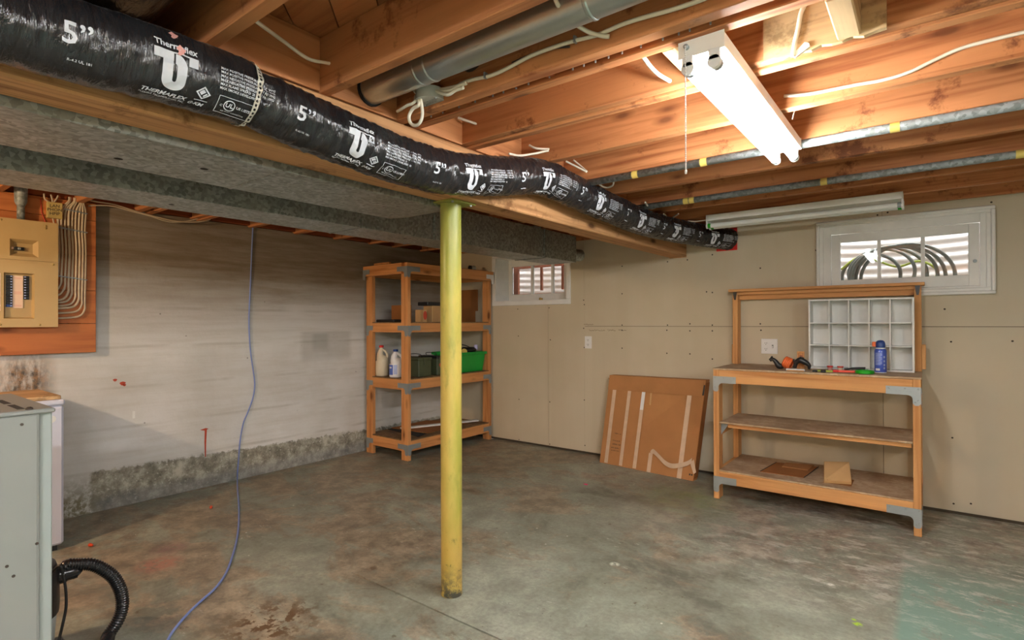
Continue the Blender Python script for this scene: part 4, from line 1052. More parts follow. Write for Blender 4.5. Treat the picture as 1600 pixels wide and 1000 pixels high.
for x in (X0+.019, X1-.019):                        # dark hinge straps at the head of the rear posts
    m = MB(); m.prism([(-.014,.0),(.014,.0),(.010,-.035),(.006,-.062),(-.006,-.062),(-.010,-.035)], (x,YB-.0895,1.486), (1,0,0), (0,0,1), (0,-.006,0)); m.build('post_strap', BLACK, wb_)
# sheet-steel corner brackets
def lbracket(O, U, V, N, arm=.155, ah=.048, leg=.108, lw_=.038, t=.0022, parent=None, mt=STEEL, side=True):
    O, U, V, N = map(Vector, (O, U, V, N)); r = .026
    pts = [(0,0),(arm,0),(arm,ah)]+[(lw_+r-r*math.sin(a), ah+r-r*math.cos(a)) for a in [k*PI/2/5 for k in range(6)]]+[(lw_,leg-.012),(lw_-.010,leg),(.010,leg),(0,leg-.012)]
    m = MB(); m.prism(pts, O+N*.0008, U, V, N*t); b = m.build('corner_bracket', mt, parent)
    m = MB()
    for x, y in ((.012,.012),(arm*.45,.012),(arm-.014,.014),(.012,leg-.03),(.026,leg-.018)):
        m.lathe([(.0045,0),(.0035,.0018)], O+N*(t+.0008)+U*x+V*y, 8, N)
    p = [(.045,ah*.55),(arm-.02,ah*.55),(arm-.02,ah*.55+.005),(.045,ah*.55+.005)]
    m.prism(p, O+N*(t+.0008), U, V, N*.0022); stuff(m.build('rivets', mt, b))
for z, lg in ((.868,.108),(.160,.112)):
    lbracket((X0,YF-.001,z), (1,0,0), (0,0,-1), (0,-1,0), leg=lg, parent=wb_); lbracket((X1,YF-.001,z), (-1,0,0), (0,0,-1), (0,-1,0), leg=lg, parent=wb_, arm=.168)
for z in (.86, .155): lbracket((X1,YF,z), (0,1,0), (0,0,-1), (1,0,0), parent=wb_, arm=.13)
m = MB(); m.prism([(0,0),(.055,0),(0,-.085)], (X0+.0385,YF+.05,.532), (1,0,0), (0,0,1), (0,.003,0)); m.build('shelf_support', BRK, wb_)

# white pigeonhole organiser
og = thing('organizer', 'white fifteen-hole cubby organiser standing on the workbench', 'organizer', (4.03,-.2,.9255))
ox0, ox1, oy0, oy1, oz0, oz1 = 3.735, 4.331, -.262, -.135, .9255, 1.406
W_ = WHITEP
for x in (ox0, ox1-.011):
    m = MB(); m.box(x, x+.011, oy0, oy1, oz0, oz1, .001); m.build('side_panel', W_, og)
for z in (oz0, oz1-.011):
    m = MB(); m.box(ox0+.011, ox1-.011, oy0, oy1, z, z+.011, .001); m.build('end_panel', W_, og)
m = MB(); m.box(ox0+.011, ox1-.011, oy1-.004, oy1, oz0+.011, oz1-.011); m.build('back_panel', W_, og)
iw = (ox1-ox0-.022)/5; ih = (oz1-oz0-.022)/3
for k in range(1, 5):
    x = ox0+.011+k*iw; m = MB(); m.box(x-.0035, x+.0035, oy0+.001, oy1-.0045, oz0+.011, oz1-.011); m.build('divider', W_, og)
for k in range(1, 3):
    z = oz0+.011+k*ih
    m = MB()
    for j in range(5): m.box(ox0+.0113+j*iw+(.0037 if j else 0), ox0+.011+(j+1)*iw-.0037, oy0+.001, oy1-.0045, z-.0035, z+.0035)
    m.build('shelf', W_, og)

# air duster can
ZT = .9255
can = thing('spray_can', 'blue compressed-air can with a dark cap in front of the organiser', 'can', (4.160,-.385,ZT))
CX, CY = 4.160, -.385
m = MB(); m.lathe([(.031,0),(.033,.003),(.033,.138),(.031,.147),(.026,.155),(.021,.160)], (CX,CY,ZT), 28); m.build('can_body', CANBLUE, can, smooth=True)
m = MB(); m.lathe([(.0315,0),(.0335,.002),(.0335,.005),(.032,.007)], (CX,CY,ZT+.0005), 28, caps=False); m.lathe([(.027,.152),(.027,.158),(.022,.161)], (CX,CY,ZT), 28); m.build('can_rim', WHITEPL, can, smooth=True)
m = MB(); m.lathe([(.025,.160),(.0265,.166),(.0265,.185),(.023,.198),(.014,.206),(.002,.208)], (CX,CY,ZT), 24); m.build('can_cap', BLUED, can, smooth=True)
m = MB(); m.box(CX-.044, CX-.022, CY-.012, CY+.008, ZT+.166, ZT+.197, .004); m.build('trigger', ORANGE, can)
wrapc = lambda cx, cy, r, a0: (lambda x, y: (cx+r*math.sin(x/r+a0), cy-r*math.cos(x/r+a0), ZT+y))
m = MB(); F_ = wrapc(CX, CY, .0334, -.05)
for i in range(15): put2d(m, rect(-.027,.012,.052+i*.0052,.0545+i*.0052) if i % 5 else rect(-.027,.004,.052+i*.0052,.0548+i*.0052), F_, .008)
for i, s in enumerate((.026, .046, .070, .096)): put2d(m, rect(.020,.030,s,s+.012), F_, .006)
put2d(m, annulus(.0035, 0, n=10, cx=-.004, cy=.136), F_); put2d(m, annulus(.0035, 0, n=10, cx=.010, cy=.136), F_)
stuff(m.build('can_print', LTBLUE, can))
m = MB(); put2d(m, rect(-.026,.000,.016,.030), F_, .008); m.build('can_label', WHITEPL, can)

# spring clamps, trap, tapes and small things along the front of the worktop
def clampy(name, label, pts, rr, cat='clamp', extra=()):
    pts = [Vector((p.x, p.y, max(p.z, ZT+.001+r_))) for p, r_ in zip(pts, rr)]
    extra = [([Vector((p.x, p.y, max(p.z, ZT+.001+r_))) for p in e], r_) for e, r_ in extra]
    t = thing(name, label, cat, pts[0])
    m = MB(); m.tube(cr(pts, 6), [rr[min(i//6, len(rr)-1)]+(rr[min(i//6+1, len(rr)-1)]-rr[min(i//6, len(rr)-1)])*((i % 6)/6) for i in range(6*(len(pts)-1)+1)], 10); m.build('clamp_body', BLACK, t, smooth='all')
    for e, r_ in extra:
        m = MB(); m.tube(cr(e, 6), r_, 8); m.build('clamp_arm', BLACK, t, smooth='all')
    return t
q = lambda px, py, y=-.43: at(px, py, 1, y)
clampy('spring_clamp', 'black spring clamp with raised jaw, left of the orange ring', [q(1222,576), q(1217,572), q(1212,565), q(1207,561), q(1203,563)], [.019,.020,.015,.011,.012], extra=[([q(1203,563), q(1205,559), q(1207,557)], .006), ([q(1217,576,-.40), q(1224,577,-.40)], .014)])
clampy('spring_clamp', 'black arched spring clamp between the orange ring and the organiser', [q(1242,576), q(1244,567), q(1250,563), q(1258,566), q(1264,571), q(1264,580)], [.010,.014,.021,.019,.013,.006], extra=[([q(1242,578), q(1242,566)], .008), ([q(1240,561,-.42), q(1241,566,-.42)], .006), ([q(1253,558), q(1251,564)], .014)])
c_ = q(1231,567, -.40); ax_ = Vector((.45,-.62,.42)).normalized()
og_ = thing('tape_roll', 'orange ribbed ring lying tilted between the two black clamps', 'tape roll', c_)
m = MB(); pr = [(.036,-.026)]
for k in range(9): pr += [(.0405 if k % 2 else .038, -.024+k*.006)]
pr += [(.036,.026),(.028,.026),(.028,-.026),(.036,-.026)]
m.lathe(pr, c_, 26, Vector((.86,-.1,-.35)), caps=False); m.build('ring', ORANGE, og_, smooth=True)
tr = thing('mouse_trap', 'small wooden mousetrap propped upright behind the arched clamp', 'mousetrap', (3.70,-.36,ZT))
a = at(1246,549,1,-.36); b = at(1256,549,1,-.36)
m = MB(); m.box(a.x-.002, b.x+.004, -.366, -.358, ZT+.0005, a.z, .001); m.build('trap_base', WBZ, tr)
m = MB(); m.tube([(a.x+.008,-.369,a.z-.06),(a.x+.008,-.369,a.z-.012),(b.x-.004,-.369,a.z-.012),(b.x-.004,-.369,a.z-.06)], .0018, 6); m.box(a.x+.014, b.x-.008, -.369, -.3665, a.z-.05, a.z-.025); m.build('trap_spring', COPPER, tr)
def onbench(name, label, cat, px0, px1, py, y, h, d, mt, rz=0):
    A = at(px0, py, 2, ZT); xa, xb = at(px0, py, 1, y).x, at(px1, py, 1, y).x
    m = MB(); m.box(xa, xb, y, y+d, ZT+.0005, ZT+.0005+h, min(h, d)*.2)
    return tag(m.build(name, mt, loc=((xa+xb)/2, y, ZT)), label, cat)
onbench('label_stick', 'white paper strip at the worktop edge below the black clamps', 'paper', 1228, 1257, 580, -.555, .014, .02, WHITEPL)
onbench('drill_bit_case', 'pale wooden stick lying at the worktop edge under the clamps', 'stick', 1229, 1256, 583, -.592, .008, .012, WBX)
onbench('rubber_cap', 'small dark cap at the worktop edge, left of the pair', 'cap', 1269, 1277, 583, -.565, .013, .02, BLACK)
onbench('rubber_cap', 'small dark cap at the worktop edge, right of the pair', 'cap', 1282, 1290, 584, -.57, .016, .02, BLACK)
onbench('pencil', 'lime-green stick lying left of the coral marker', 'pencil', 1276, 1301, 580, -.52, .012, .013, LIME)
mk = thing('marker', 'coral-red marker lying beside the green tape roll', 'marker', (3.97,-.50,ZT))
A, B = at(1302,582,1,-.50), at(1336,584,1,-.49)
m = MB(); m.tube([(A.x,-.50,ZT+.0085),(B.x,-.495,ZT+.0085)], .0078, 10); m.build('barrel', CORAL, mk, smooth=True)
m = MB(); m.tube([(A.x-.001,-.50,ZT+.0085),(A.x+.03,-.4995,ZT+.0085)], .0084, 10); m.build('marker_cap', RED, mk, smooth=True)
gx = at(1351,582,1,-.505).x
gt = thing('tape_roll', 'bright green tape roll lying flat beside the blue can', 'tape roll', (gx,-.50,ZT))
m = MB(); m.lathe([(.049,.001),(.051,.003),(.051,.018),(.048,.021),(.040,.021),(.040,.001)], (gx,-.50,ZT), 28); m.build('ring', GREEN, gt, smooth=True)
for i, px in enumerate((1297, 1313)):
    y = -.335; cxp = at(px, 576, 1, y).x
    t = thing('screw_cup', ['small red and white cup before the organiser, left of two', 'small red and white cup before the organiser, next to the pliers'][i], 'cup', (cxp, y, ZT))
    m = MB(); m.lathe([(.012,.0005),(.0175,.026),(.0185,.028),(.0165,.028),(.011,.003)], (cxp, y, ZT), 18); m.build('cup_body', JUGB if i else PINK, t, smooth=True)
    m = MB(); m.lathe([(.0172,.020),(.0188,.024),(.0188,.029),(.0175,.029)], (cxp, y, ZT), 18, caps=False); m.build('cup_rim', RED, t, smooth=True)
    m = MB()
    for k in range(5): m.lathe([(.003,0),(.003,.003)], (cxp+.009*math.cos(k*2.4), y+.009*math.sin(k*2.4), ZT+.021), 6)
    stuff(m.build('screws', RUST, t))
kn = thing('utility_knife', 'black-handled knife lying behind the green tape roll', 'knife', (4.0,-.36,ZT))
m = MB(); m.tube(cr([at(1319,577,1,-.36), at(1332,576,1,-.36), at(1348,575.5,1,-.36), at(1352,576,1,-.36)], 6), [.006]*6+[.008]*8+[.009]*5, 8); m.build('handle', BLACK, kn, smooth='all')
m = MB(); m.prism([(0,0),(.05,.02),(.075,.016),(.085,0)], (at(1335,578,1,-.345).x,-.345,ZT+.001), (1,0,0), (0,0,1), (0,.003,0)); m.build('blade', STEEL, kn)

# flat box and cardboard on the bench's lower shelf
bxs = [at(1287,755,2,.208), at(1330,757.5,2,.208), at(1326,726.5,1,-.315), at(1287,725.5,1,-.335)]
fb = thing('flat_box', 'small light cardboard box tilted up on the workbench lower shelf', 'box', bxs[0])
n_ = (bxs[1]-bxs[0]).cross(bxs[3]-bxs[0]).normalized(); n_ = n_ if n_.z > 0 else -n_
m = MB(); m.hexa([p+n_*.003 for p in bxs]+[p+n_*.024 for p in bxs]); m.build('box_body', CARDL, fb)
e1, e2 = (bxs[1]-bxs[0]).normalized(), (bxs[3]-bxs[0]).normalized()
m = MB(); m.hexa([bxs[0]+e1*.018+n_*.0245, bxs[0]+e1*.021+n_*.0245, bxs[3]+e1*.021+n_*.0245, bxs[3]+e1*.018+n_*.0245]+[bxs[0]+e1*.018+n_*.0252, bxs[0]+e1*.021+n_*.0252, bxs[3]+e1*.021+n_*.0252, bxs[3]+e1*.018+n_*.0252]); m.build('flap_seam', CARDD, fb)
m = MB(); m.box(bxs[0].x-.006, bxs[1].x+.004, bxs[0].y+.02, bxs[0].y+.2, .2078, .2095); m.build('flap', CARDD, fb)
q4 = [at(x, y, 2, .2075) for x, y in ((1188,737),(1256,747),(1279,730),(1213,723))]
cs = thing('cardboard_sheet', 'flattened brown cardboard with dark taped edges on the workbench lower shelf', 'cardboard', q4[0])
m = MB(); m.hexa([Vector((p.x,p.y,.2073)) for p in q4]+[Vector((p.x,p.y,.211)) for p in q4]); m.build('sheet', CARDD, cs)
m = MB()
for i, j in ((0,3),(1,2)):
    a, b = q4[i], q4[j]; m.tube([(a.x,a.y,.2115),(b.x,b.y,.2115)], .0025, 5)
build_each(m, 'edge_tape', INK, cs)
ww = thing('cardboard_sheet', 'folded cardboard flap lying on top of the flattened cardboard', 'cardboard', (3.66,-.2,.212))
q5 = [at(x, y, 2, .2125) for x, y in ((1222,729),(1262,735),(1272,727),(1228,723))]
m = MB(); m.hexa([Vector((p.x,p.y,.2113)) for p in q5]+[Vector((p.x,p.y,.215)) for p in q5]); m.build('sheet', CARD, ww)

# ================================================================== BIG FLAT CARTON AGAINST THE WALL
ct = thing('cardboard_box', 'large flat brown carton taped in strips, leaning on the drywall', 'box', (2.5,-.2,0))
bl_, br_, tl_, tr_ = Vector((2.058,-.205,.001)), Vector((2.925,-.285,.001)), Vector((2.108,-.098,.775)), Vector((2.972,-.108,.783))
th_ = .075
bn = (br_-bl_).cross(tl_-bl_).normalized(); bn = bn if bn.y > 0 else -bn
bh = Vector((bn.x, bn.y, 0)).normalized()
def cp(u, v, w=0):        # u across, v up, w back
    return bl_*(1-u)*(1-v)+br_*u*(1-v)+tl_*(1-u)*v+tr_*u*v + bh*w
m = MB(); m.hexa([cp(0,0), cp(1,0), cp(1,0,th_), cp(0,0,th_), cp(0,1), cp(1,1), cp(1,1,th_), cp(0,1,th_)]); m.build('box_body', CARD, ct)
f_ = -.003
def strip(name, mt, u0, v0, u1, v1, w=f_, t=.0012):
    m = MB(); A = [cp(u0,v0,w), cp(u1,v0,w), cp(u1,v1,w), cp(u0,v1,w)]; m.hexa(A+[p-bh*t for p in A]); return m.build(name, mt, ct)
strip('top_flap', CARD, .0, .835, .985, 1.0, -.0005, .004)
for u, wd in ((.075,.04),(.245,.036),(.40,.038),(.865,.044)): strip('packing_tape', TAPE, u-wd/2, .01 if u < .8 else .0, u+wd/2, .86 if u < .8 else .845, -.0006, .0012)
strip('packing_tape', WHITEPL, .383, .64, .418, .855, -.002, .0012); strip('packing_tape', TAPE, .535, .0, .575, .20, -.0006, .0012)
m = MB(); cur = [(.555,.20),(.585,.225),(.65,.185),(.72,.135),(.79,.115),(.87,.135),(.935,.165),(.97,.20)]; pc = cr([Vector((u,v,0)) for u, v in cur], 5)
for a, b in zip(pc, pc[1:]):
    o1 = -.008-.012*math.sin(PI*(a.x-.55)/.45); o2 = -.008-.012*math.sin(PI*(b.x-.55)/.45)
    A = [cp(a.x,a.y-.024,o1), cp(b.x,b.y-.024,o2), cp(b.x,b.y+.024,o2-.004), cp(a.x,a.y+.024,o1-.004)]; m.hexa(A+[p-bh*.001 for p in A])
m.build('loose_tape', TAPE, ct)
m = MB(); A = [cp(.955,.17,-.006), cp(1.0,.07,-.006), cp(1.02,.09,-.004), cp(.985,.21,-.006)]; m.hexa(A+[p-bh*.001 for p in A]); m.build('loose_tape', TAPE, ct)
m = MB(); m.hexa([cp(1.0,.02,.0), cp(1.004,.02,.0), cp(1.004,.02,th_), cp(1.0,.02,th_), cp(1.0,.97,0), cp(1.004,.97,0), cp(1.004,.97,th_), cp(1.0,.97,th_)]); m.build('side_flap', CARDD, ct)
m = MB(); A = [cp(.0,.93,.04), cp(-.045,.965,.04), cp(-.02,.92,.045), cp(-.004,.86,.045)]; m.hexa(A+[p+bh*.003 for p in A]); m.build('torn_flap', CARDD, ct)
m = MB(); rs = random.Random(5)
for (u0, u1, v) in ((.135,.205,.345),(.115,.20,.265),(.125,.215,.225),(.115,.21,.185),(.12,.21,.155)):
    u = u0
    while u < u1:
        du = rs.uniform(.004,.009); dv = rs.uniform(.008,.02); A = [cp(u,v,-.0009), cp(u+du,v+rs.uniform(-.004,.004),-.0009), cp(u+du,v+dv*.55,-.0009), cp(u+.002,v+dv*.6,-.0009)]; m.face(A); u += du+rs.uniform(.002,.006)
for u in (.955,.975): m.face([cp(u,.05,-.0009), cp(u+.014,.05,-.0009), cp(u+.014,.066,-.0009), cp(u,.066,-.0009)])
stuff(m.build('handwriting', INK, ct))
m = MB(); m.face([cp(.475,.70,-.0009), cp(.492,.70,-.0009), cp(.488,.83,-.0009), cp(.470,.83,-.0009)]); m.build('scuff', CARDL, ct)
m = MB(); m.face([cp(.985,.845,-.006), cp(1.002,.845,-.006), cp(1.002,.95,-.006), cp(.99,.95,-.006)]); m.build('hand_slot', INK, ct)

# ================================================================== SHELF UNIT IN THE CORNER
su = thing('shelving_unit', 'wooden shelving unit with four shelves in the room corner', 'shelf', (.36,-.62,0))
sx0, sx1, sy0, sy1 = .064, .658, -1.215, -.035
def spart(name, mt, *b):
    m = MB(); m.box(*b, .002); return m.build(name, mt, su)
for x in (sx0, sx1-.089):
    for y in (sy0, sy1-.038): spart('leg', WSZ, x, x+.089, y, y+.038, .0005, 1.785)
LV = [(1.702,1.798),(1.166,1.252),(.640,.733),(.083,.176)]
for z0, z1 in LV:
    top = z0 > 1.6
    spart('rail', WSX, sx0 if top else sx0+.0895, sx1-.0385 if top else sx1-.0895, sy0-(.0385 if top else 0)+(.0 if top else .0), sy0-.0005 if top else sy0+.037, z0, z1)
    spart('rail', WSX, sx0+.0895, sx1-.0895, sy1-.037, sy1, z0, z1)
    spart('rail', WSY, sx1+.0005 if top else sx1-.0385, sx1+.037 if top else sx1, (sy0-.0385) if top else sy0+.0385, sy1 if top else sy1-.0385, z0, z1)
    spart('rail', WSY, sx0, sx0+.038, sy0+.0385, sy1-.0385, z0, z1)
    m = MB(); m.box(sx0+.002, sx1-.0005, sy0+.0385, sy1-.0385, z1+.0005, z1+.009); m.box(sx0+.0895, sx1-.0895, sy0, sy0+.0385, z1+.0005, z1+.009); m.build('shelf_board', PLYS, su)
for (z0, z1), oy in zip(LV, (.039,0,0,0)):
    zb = z0+.062
    ox = .037 if oy else 0
    if oy: ys_, xs_ = sy0-.0385, sx1+.037
    else: ys_, xs_ = sy0, sx1
    kw = dict(parent=su, mt=BRK, ah=.044, leg=.098)
    lbracket((xs_,ys_,zb), (-1,0,0), (0,0,-1), (0,-1,0), arm=.135, **kw); lbracket((xs_,ys_,zb), (0,1,0), (0,0,-1), (1,0,0), arm=.155, **kw)
    lbracket((sx0,ys_,zb), (1,0,0), (0,0,-1), (0,-1,0), arm=.10, **kw)
    if not oy: lbracket((xs_,sy1,zb), (0,-1,0), (0,0,-1), (1,0,0), arm=.13, **kw)
    else: lbracket((xs_,sy1,zb), (0,-1,0), (0,0,-1), (1,0,0), arm=.12, parent=su, mt=WHITEPL, ah=.044, leg=.10)
# ---- third shelf
Z3 = .743
def jug(name, label, x, y, h, r, body, cap, lab=None):
    t = thing(name, label, 'jug', (x, y, Z3))
    k = h/.29
    q = lambda d, z: Vector((x+rt0.x*d*r, y+rt0.y*d*r, Z3+.0005+z*k))
    pts = [q(0,0), q(0,.006), q(0,.14), q(0,.152), q(-.12,.166), q(-.30,.185), q(-.30,.21), q(-.20,.235), q(-.12,.255), q(-.12,.268)]
    m = MB(); m.tube(pts, [r*.92, r, r, r*.96, r*.80, r*.55, r*.46, r*.38, r*.28, r*.28], 20); m.build('jug_body', body, t, smooth='all')
    m = MB(); m.tube(cr([q(.62,.150), q(.80,.172), q(.78,.200), q(.48,.232), q(.05,.246)], 6), r*.19, 8); m.build('handle', body, t, smooth='all')
    m = MB(); m.lathe([(r*.34,0),(r*.36,.002),(r*.36,.018),(r*.30,.022)], q(-.12,.265), 14); m.build('cap', cap, t, smooth=True)
    if lab:
        m = MB(); g = lambda a, z: (x+(r+.0008)*math.sin(a), y-(r+.0008)*math.cos(a), Z3+z)
        for mt, a0, a1, z0, z1 in lab:
            mm = MB(); put2d(mm, rect(a0, a1, z0, z1), lambda u, v: g(u, v), .12); mm.build('label', mt, t)
jug('bleach_jug', 'beige jug with a red cap, leftmost on the third shelf', .195, -1.13, .298, .062, JUGB, RED)
jug('detergent_jug', 'white jug with blue cap and blue label on the third shelf', .405, -1.13, .262, .068, JUGW, BLUED, [(BLUE,-.55,.35,.025,.118),(LTBLUE,.45,.95,.03,.118),(WHITEPL,-.35,.15,.085,.10)])
def ammo(name, label, x0, x1, y0, y1, h, mark=False, lidblack=False):
    t = thing(name, label, 'ammo can', ((x0+x1)/2, (y0+y1)/2, Z3))
    m = MB(); m.box(x0, x1, y0, y1, Z3+.0005, Z3+h-.022, .006); m.build('can_body', OLIVE, t)
    m = MB(); m.box(x0-.004, x1+.004, y0-.004, y1+.004, Z3+h-.022, Z3+h, .004); m.build('lid', BLACK if lidblack else OLIVE, t)
    ym = (y0+y1)/2
    m = MB(); m.tube(cr([(x0+.07,ym,Z3+h),(x0+.075,ym-.01,Z3+h+.028),(x1-.06,ym-.01,Z3+h+.028),(x1-.055,ym,Z3+h)], 5), .0035, 6); m.build('handle', BLACK, t, smooth='all')
    m = MB(); m.box(x1+.0005, x1+.010, ym-.02, ym+.02, Z3+h-.07, Z3+h-.01, .002); m.build('latch', OLIVE, t)
    if mark:
        m = MB(); m.prism([(0,-.028),(.017,0),(0,.028),(-.017,0)], (x1+.0004,ym,Z3+.10), (0,1,0), (0,0,1), (.001,0,0)); m.build('red_mark', LOGO, t)
ammo('ammo_can', 'olive drab metal can with wire handle, next to the jugs', .34, .602, -1.03, -.865, .182)
ammo('ammo_can', 'narrow olive metal can with an orange mark and black lid', .34, .602, -.79, -.70, .186, True, True)
m = MB(); m.box(.50, .60, -.66, -.53, Z3+.0005, Z3+.15, .004); tag(m.build('black_box', BLACK, loc=(.55,-.6,Z3)), 'black box half hidden behind the yellow post on the third shelf', 'box')
gb = thing('storage_bin', 'bright green plastic bin full of black bits on the third shelf', 'bin', (.42,-.27,Z3))
bx0, bx1, by0, by1, bh_ = .25, .625, -.50, -.095, .20
m = MB(); i_ = .022
m.hexa([(bx0+i_,by0+i_,Z3+.0005),(bx1-i_,by0+i_,Z3+.0005),(bx1-i_,by1-i_,Z3+.0005),(bx0+i_,by1-i_,Z3+.0005),(bx0,by0,Z3+bh_),(bx1,by0,Z3+bh_),(bx1,by1,Z3+bh_),(bx0,by1,Z3+bh_)]); m.build('bin_body', BINGREEN, gb)
m = MB(); frame4_ = [(bx0-.015,bx1+.015,by0-.015,by0+.01),(bx0-.015,bx1+.015,by1-.01,by1+.015),(bx0-.015,bx0+.01,by0+.01,by1-.01),(bx1-.01,bx1+.015,by0+.01,by1-.01)]
for b in frame4_: m.box(*b, Z3+bh_-.022, Z3+bh_+.006, .004)
m.build('bin_rim', BINGREEN, gb)
def blob(mb, c, r, seed, n=14):
    for i in range(n):
        pass
    rows = []; c = Vector(c)
    for j in range(n//2+1):
        ph = PI*j/(n//2); rows.append([])
        for k in range(n):
            th = 2*PI*k/n; d = Vector((math.sin(ph)*math.cos(th), math.sin(ph)*math.sin(th), math.cos(ph)))
            s = 1+.28*mn.noise(d*1.7+Vector((seed,0,0)))
            rows[-1].append(mb.bm.verts.new(c+Vector((d.x*r[0], d.y*r[1], d.z*r[2]))*s))
    for A, B in zip(rows, rows[1:]):
        for k in range(n): mb.bm.faces.new([A[k], A[(k+1) % n], B[(k+1) % n], B[k]])
    bmesh.ops.remove_doubles(mb.bm, verts=mb.bm.verts[:], dist=1e-5)
m = MB(); blob(m, (.50,-.24,Z3+bh_+.022), (.09,.12,.032), 3); tag(m.build('black_bag', BLACK, smooth='all', loc=(.5,-.24,Z3+bh_)), 'crumpled black bag heaped in the green bin', 'bag')
m = MB(); m.lathe([(.02,0),(.02,.045),(.015,.05)], (.55,-.16,Z3+bh_+.025), 14); tag(m.build('bottle_cap', plain('lilac_plastic', srgb(190,186,226), .4), smooth=True, loc=(.55,-.16,Z3+bh_+.025)), 'lilac-white cap poking out of the green bin', 'cap')
m = MB(); m.lathe([(.03,-.012),(.032,0),(.03,.012)], (.60,-.40,Z3+bh_+.012), 18, (.75,-.3,.5)); tag(m.build('tape_roll', YEL, smooth=True, loc=(.6,-.4,Z3+bh_)), 'small yellowish roll on the near rim of the green bin', 'tape roll')
cable('power_cable', [(.52,-.52,Z3+bh_+.05),(.54,-.44,Z3+bh_+.085),(.56,-.34,Z3+bh_+.075),(.57,-.24,Z3+bh_+.035)], .005, BLACK, 'black cord arching over the green bin')
m = MB(); m.box(.585, .645, -.545, -.515, Z3+.0005, Z3+.095, .003); bb = tag(m.build('blue_box', plain('blue_box', srgb(70,76,190), .45), loc=(.6,-.53,Z3)), 'small blue and white carton beside the green bin', 'carton')
m = MB(); m.box(.5845, .6455, -.5455, -.5145, Z3+.0006, Z3+.03); m.build('white_band', LTBLUE, bb)
# ---- second shelf
Z2 = 1.2615
def cbox(name, label, x0, x1, y0, y1, z, h, mt, cat='box'):
    t = thing(name, label, cat, ((x0+x1)/2, (y0+y1)/2, z))
    m = MB(); m.box(x0, x1, y0, y1, z+.0005, z+h, .002); m.build('box_body', mt, t); return t
def ybx(px, x): return at(px, 490, 0, x).y
b1 = cbox('cardboard_box', 'brown cardboard box on the second shelf behind the front leg', .20, .42, -1.02, ybx(643,.42), Z2, .165, CARDD)
m = MB(); m.box(.30, .318, -1.0205, ybx(643,.42)+.0005, Z2+.1652, Z2+.166); build_each(m, 'seam', CARDL, b1)
ys0, ys1 = ybx(647,.50), ybx(667,.56)
b2 = cbox('cardboard_box', 'small pale box with a red oval mark on the second shelf', .45, .56, ys0+.06, ys1, Z2, .118, CARDL)
ym = ys0+.06+(ys1-ys0-.06)*.52; m = MB(); put2d(m, poly([(.024*math.cos(k*PI/10), .043*math.sin(k*PI/10)) for k in range(20)]), lambda x, y: (.5606, ym+x, Z2+.064+y)); m.build('red_mark', LOGO, b2)
b3 = cbox('cardboard_box', 'wider corrugated box with a dark lid on the second shelf', .44, .56, ybx(675,.56), ybx(706,.56), Z2, .16, CARDL)
m = MB(); y0, y1 = ybx(667,.56), ybx(710,.56)
m.box(.43, .57, y0, y1, Z2+.1605, Z2+.195, .004); m.build('lid', BLACK, b3)
m = MB()
for k in range(9): m.box(.5602, .5606, ybx(677,.56)+k*.017, ybx(677,.56)+k*.017+.005, Z2+.004, Z2+.155)
stuff(m.build('corrugation', CARDD, b3))
m = MB(); m.box(.14, .40, -1.16, -1.06, Z2+.0005, Z2+.026, .006); tag(m.build('black_tray', BLACK, loc=(.27,-1.1,Z2)), 'flat black tray at the left end of the second shelf', 'tray')
m = MB(); xa, xb = at(727,460,1,-.05).x, at(747,460,1,-.05).x; m.box(xa-.12, xb, -.06, -.052, Z2+.0005+.12, at(735,453,1,-.05).z); m.box(xa-.12, xb-.03, -.064, -.0605, Z2+.0005, Z2+.14); tag(m.build('cardboard_sheet', CARDD, loc=(xa,-.055,Z2)), 'brown cardboard standing at the back of the second shelf', 'cardboard')
# ---- bottom shelf
Z4 = .1855
def sheet(name, label, px, z, t, mt, cat):
    P4 = [at(x, y, 2, z) for x, y in px]; P4 = [Vector((min(max(p.x, .07), .64), min(p.y, -.05), z)) for p in P4]
    m = MB(); m.hexa([Vector((p.x,p.y,z)) for p in P4]+[Vector((p.x,p.y,z+t)) for p in P4]); return tag(m.build(name, mt, loc=P4[0]), label, cat)
sheet('dark_panel', 'thin dark board lying under the cardboard on the bottom shelf', [(606,671),(654,683),(700,664),(640,655)], Z4, .006, DARK, 'board')
sheet('cardboard_sheet', 'flat brown cardboard on the bottom shelf beneath the white strip', [(612,669),(668,677.5),(735,660),(650,655)], Z4+.0075, .005, CARDD, 'cardboard')
a, b = at(628,671,2,Z4+.015), at(748,658,2,Z4+.015); d = Vector((b.x-a.x, b.y-a.y, 0)).normalized(); w = Vector((-d.y, d.x, 0))*.055
m = MB(); A = [Vector((a.x,a.y,Z4+.014)), Vector((b.x,b.y,Z4+.014)), Vector((b.x,b.y,Z4+.014))+w, Vector((a.x,a.y,Z4+.014))+w]; m.hexa(A+[p+Vector((0,0,.014)) for p in A])
tag(m.build('white_board', WHITEP, loc=a), 'long white strip of trim lying across the bottom shelf', 'board')
